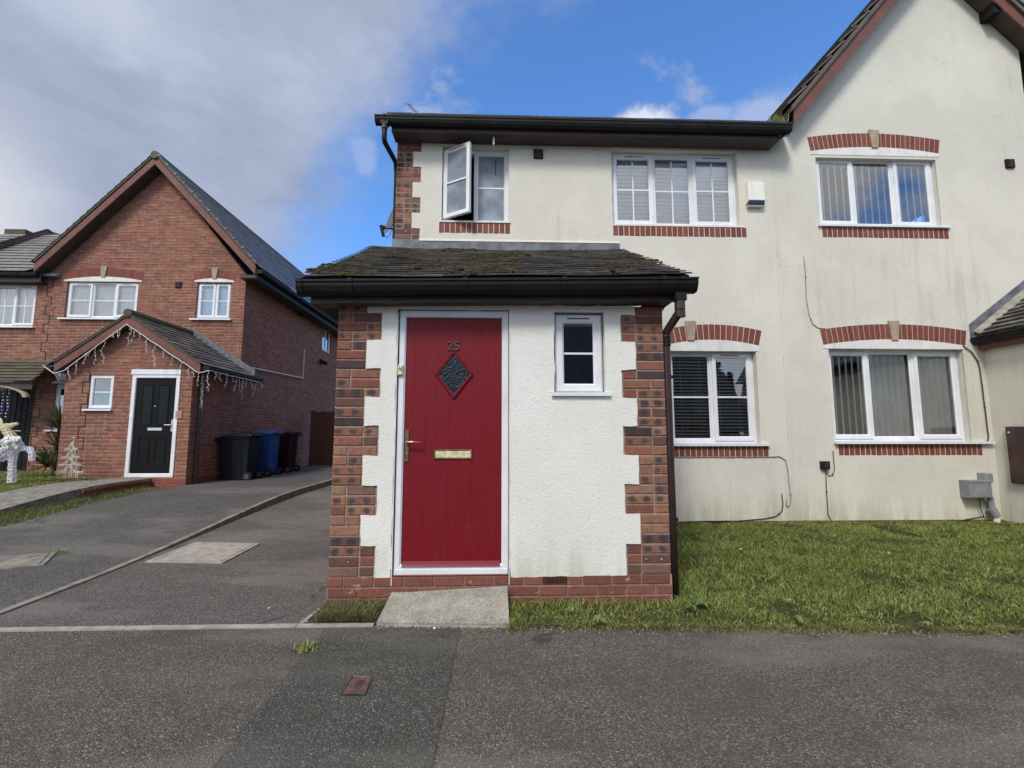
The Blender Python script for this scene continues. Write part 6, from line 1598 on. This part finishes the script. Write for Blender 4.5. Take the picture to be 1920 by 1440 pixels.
def f_kerb(r, n):
    y = r.uniform(3.45, 12, n); x = KX-.05+r.normal(0, .012, n); return np.stack([x, y, np.array([H(b)+step(b)-.02 for b in y]), np.ones(n)], 1)
grass_patch('kerb_moss', '', 3500, f_kerb, 'grass_dry', .006, .018, .006, 7, .8)
def tuft(px, py, label, n=70, s_=1., seed=0, mat='grass', z=0):
    c = atz(px, py, z); mb = MB(); r = random.Random(seed)
    for i in range(n):
        b = Vector((c.x+r.gauss(0, .028*s_), c.y+r.gauss(0, .035*s_), z)); a_ = r.uniform(0, math.tau); l = r.uniform(.015, .05)*s_; t = b+Vector((math.cos(a_)*l*.8, math.sin(a_)*l*.8, l*.7)); w = Vector((-math.sin(a_), math.cos(a_), 0))*.003
        mb.add([b-w, b+w, (b+t)/2+w+Vector((0, 0, l*.15)), (b+t)/2-w+Vector((0, 0, l*.15)), t], [(0, 1, 2, 3), (3, 2, 4)])
    return tag(mb.build('grass_tuft', mat), label, 'weed')
tuft(574, 1218, 'small green tuft sprouting from the crack in the tarmac walk', 130, 1.0, 1)
tuft(112, 1036, 'patch of grass at the corner of the mossy manhole cover', 60, 1.2, 2, 'grass', H(5)+.03)
tuft(962, 1178, 'straggly grass clump at the right foot of the door ramp', 80, 1.3, 3, 'grass_dry')
# broad-leaved weeds in the lawn
def rosette(px, py, s_, seed, label):
    c = atz(px, py, .05); c.z = lawn_z(c.x, c.y)+.02 if c.x > .1 else .01; mb = MB(); r = random.Random(seed)
    for i in range(r.randint(7, 11)):
        a_ = r.uniform(0, math.tau); l = s_*r.uniform(.6, 1.1); d = Vector((math.cos(a_), math.sin(a_), 0)); w = Vector((-d.y, d.x, 0))*l*.2; b = c+Vector((0, 0, .02)); m1_ = b+d*l*.5+Vector((0, 0, .025)); e = b+d*l+Vector((0, 0, .004))
        mb.add([b-w*.3, b+w*.3, m1_+w, m1_-w, e], [(0, 1, 2, 3), (3, 2, 4)])
    return tag(mb.build('lawn_weed', 'weed_leaf'), label, 'weed', 'broad-leaved weeds in the lawn')
for i, (px, py, s_) in enumerate(((1318, 1137, .09), (1298, 1143, .06), (1420, 1022, .05), (1075, 1145, .07), (1180, 1120, .05), (1500, 1165, .06), (1682, 1092, .045), (1620, 1155, .06), (1820, 1165, .06), (1120, 1165, .07), (1740, 1175, .06))):
    rosette(px, py, s_, i, 'pale green broad-leaved weed growing low in the grass')
def leaf(px, py, mat, s_, seed, label, name='fallen_leaf', cat='leaf', group='fallen leaves on the lawn'):
    c = atz(px, py, .075); z = (lawn_z(c.x, c.y)+.052) if (c.x > .1 and c.y > pe(c.x)) else .008
    if z < .01: c = atz(px, py, .0)
    mb = MB(); r = random.Random(seed); a_ = r.uniform(0, math.tau); d = Vector((math.cos(a_), math.sin(a_), .1)); w = Vector((-d.y, d.x, .25)); c = Vector((c.x, c.y, z)); up_ = Vector((0, 0, 1))
    P_ = [c-d*s_, c-d*s_*.4+w*s_*.5+up_*s_*.15, c+d*s_*.3+w*s_*.55+up_*s_*.3, c+d*s_*.9+up_*s_*.1, c+d*s_*.3-w*s_*.5+up_*s_*.2, c-d*s_*.4-w*s_*.5, c]
    mb.add(P_, [(0, 1, 6), (1, 2, 6), (2, 3, 6), (3, 4, 6), (4, 5, 6), (5, 0, 6)]); mb.prism([tuple(Vector(p)) for p in P_[:6]], (0, 0, -.002))
    return tag(mb.build(name, mat), label, cat, group)
lv = [(1524, 1018, 'leaf_brown', .035), (1600, 1042, 'leaf_dark', .034), (1612, 1036, 'leaf_dark', .025), (1575, 1034, 'leaf_dark', .022), (1603, 1114, 'leaf_brown', .030), (1812, 1112, 'leaf_brown', .034), (1778, 1105, 'leaf_dark', .03), (1685, 1090, 'leaf_dark', .035), (1708, 1096, 'leaf_dark', .028), (1432, 1082, 'leaf_dark', .028), (1440, 1110, 'leaf_dark', .022), (1645, 1114, 'leaf_dark', .02), (1780, 1092, 'leaf_brown', .028), (1188, 1110, 'leaf_dark', .03), (990, 1142, 'leaf_dark', .03), (1330, 1128, 'leaf_dark', .02), (1706, 1008, 'leaf_brown', .026), (1870, 1022, 'leaf_dark', .022), (1478, 1095, 'leaf_dark', .02), (1830, 1090, 'leaf_dark', .022)]
for i, (px, py, m_, s_) in enumerate(lv):
    leaf(px, py, m_, s_, i, 'curled red-brown dead leaf lying on the lawn' if m_ == 'leaf_brown' else 'small dark dead leaf lying on the lawn')
for i, (px, py) in enumerate(((1430, 1033), (1444, 1051), (1390, 1043), (1735, 1064), (1480, 1125), (1668, 1048))): leaf(px, py, 'leaf_pale', .022, 50+i, 'pale yellowed leaf lying on the lawn')
tag(leaf(1558, 1076, 'litter_teal', .016, 90, '', 'litter', 'litter'), 'tiny teal scrap of litter in the middle of the lawn', 'litter', 'scraps of litter')
tag(leaf(815, 1180, 'litter_white', .012, 91, '', 'litter', 'litter'), 'white scrap of paper at the foot of the door ramp', 'litter', 'scraps of litter')
tag(leaf(1500, 1215, 'litter_white', .008, 92, '', 'litter', 'litter'), 'tiny white scrap on the tarmac below the lawn', 'litter', 'scraps of litter')
tag(leaf(504, 1142, 'litter_white', .014, 93, '', 'litter', 'litter'), 'white scrap on the drive near the porch corner', 'litter', 'scraps of litter')
# ---- loose grit along the foot of the ramp and the lawn edge
gm = MB(); rr = random.Random(77)
for i in range(1500):
    x = rr.uniform(-.80, .10) if rr.random() < .45 else rr.uniform(.1, 7.5); y = pe(x)+.004-abs(rr.gauss(0, .022)) if x < .1 else pe(x)-abs(rr.gauss(0, .05))+.01
    gm.blob((x, y, .004), rr.uniform(.0025, .0065), (1, 1, .7), i, .3, 5, 3)
o = gm.build('grit', 'concrete_pink'); o['kind'] = 'stuff'
# dead bits and bare twigs among the grass
gm = MB()
for i in range(900):
    x, y = rr.uniform(.15, 8), rr.uniform(3.36, Y2-.05)
    if (x < PX1+.03 and y > Y1-.04) or (x > RX and y > Y1-.2): continue
    a_ = rr.uniform(0, math.tau); l = rr.uniform(.008, .028); z = lawn_z(x, y)+rr.uniform(.015, .045); d = Vector((math.cos(a_)*l, math.sin(a_)*l, rr.uniform(-.3, .3)*l)); w = Vector((-d.y, d.x, 0))*rr.uniform(.15, .6); c = Vector((x, y, z))
    gm.quad(c-d, c-w, c+d, c+w+Vector((0, 0, l*.3)))
o = gm.build('leaf_litter', 'leaf_dark'); o['kind'] = 'stuff'
# ---- small trees and a house across the street, mirrored in the panes
def tree(x, y, h_, r_, seed, label):
    t = thing('tree', label, 'tree', (x, y, -.1)); rnd = random.Random(seed)
    MB().tube([(x, y, -.1), (x+.1, y, h_*.4), (x+.05, y+.1, h_*.8)], .16, 8, r2=.05).build('trunk', 'bark', t)
    mb = MB()
    for i in range(1200):
        zz = rnd.random(); rr_ = r_*(1-zz*.8)*rnd.random()**.5; a_ = rnd.uniform(0, math.tau); c = Vector((x+math.cos(a_)*rr_, y+math.sin(a_)*rr_, h_*.25+zz*h_*.8)); d = Vector((rnd.uniform(-1, 1), rnd.uniform(-1, 1), rnd.uniform(-1, 1))).normalized()*.17; e = d.cross(Vector((rnd.random(), rnd.random(), rnd.random()))).normalized()*.10
        mb.quad(c-d, c-e, c+d, c+e)
    mb.build('crown', 'tree_leaf', t)
tree(12.4, -13.0, 5.0, .55, 1, 'conifer across the street behind the camera')
tree(13.4, -13.6, 4.6, .5, 2, 'smaller conifer across the street behind the camera')
ho = thing('brick_house', 'brick house across the street behind the camera', 'house', (2, -13, 0))
MB().box(-4, 11.6, -19, -12.5, -.1, 3.2).build('wall', 'brick_rustic', ho)
MB().prism([(-4.3, -19.3, 3.1), (14.6, -19.3, 1.4), (10.6, -19.3, 6.9), (4.0, -19.3, 9.5)], (0, 7.1, 0)).build('roof', 'tile_moss', ho)
ho2 = thing('brick_house', 'second brick house added across the street behind the camera for dark reflections', 'house', (23, -13, 0))  # unseen, added so the right-hand panes mirror something dark
MB().box(17.5, 30, -20, -13, -.1, 5.0).build('wall', 'brick_rustic', ho2)
MB().prism([(17.2, -12.7, 4.9), (17.2, -16.5, 7.6), (17.2, -20.3, 4.9)], (13, 0, 0)).build('roof', 'tile_moss', ho2)
for x in (-2.5, .5, 4.5):
    for z in (.9,): w_, _ = MB().box(x, x+1.6, -12.52, -12.44, z, z+1.15), 0; o_ = w_.build('window', 'upvc', ho); MB().box(x+.08, x+1.52, -12.43, -12.42, z+.08, z+1.07).build('pane', 'black_plastic', o_)
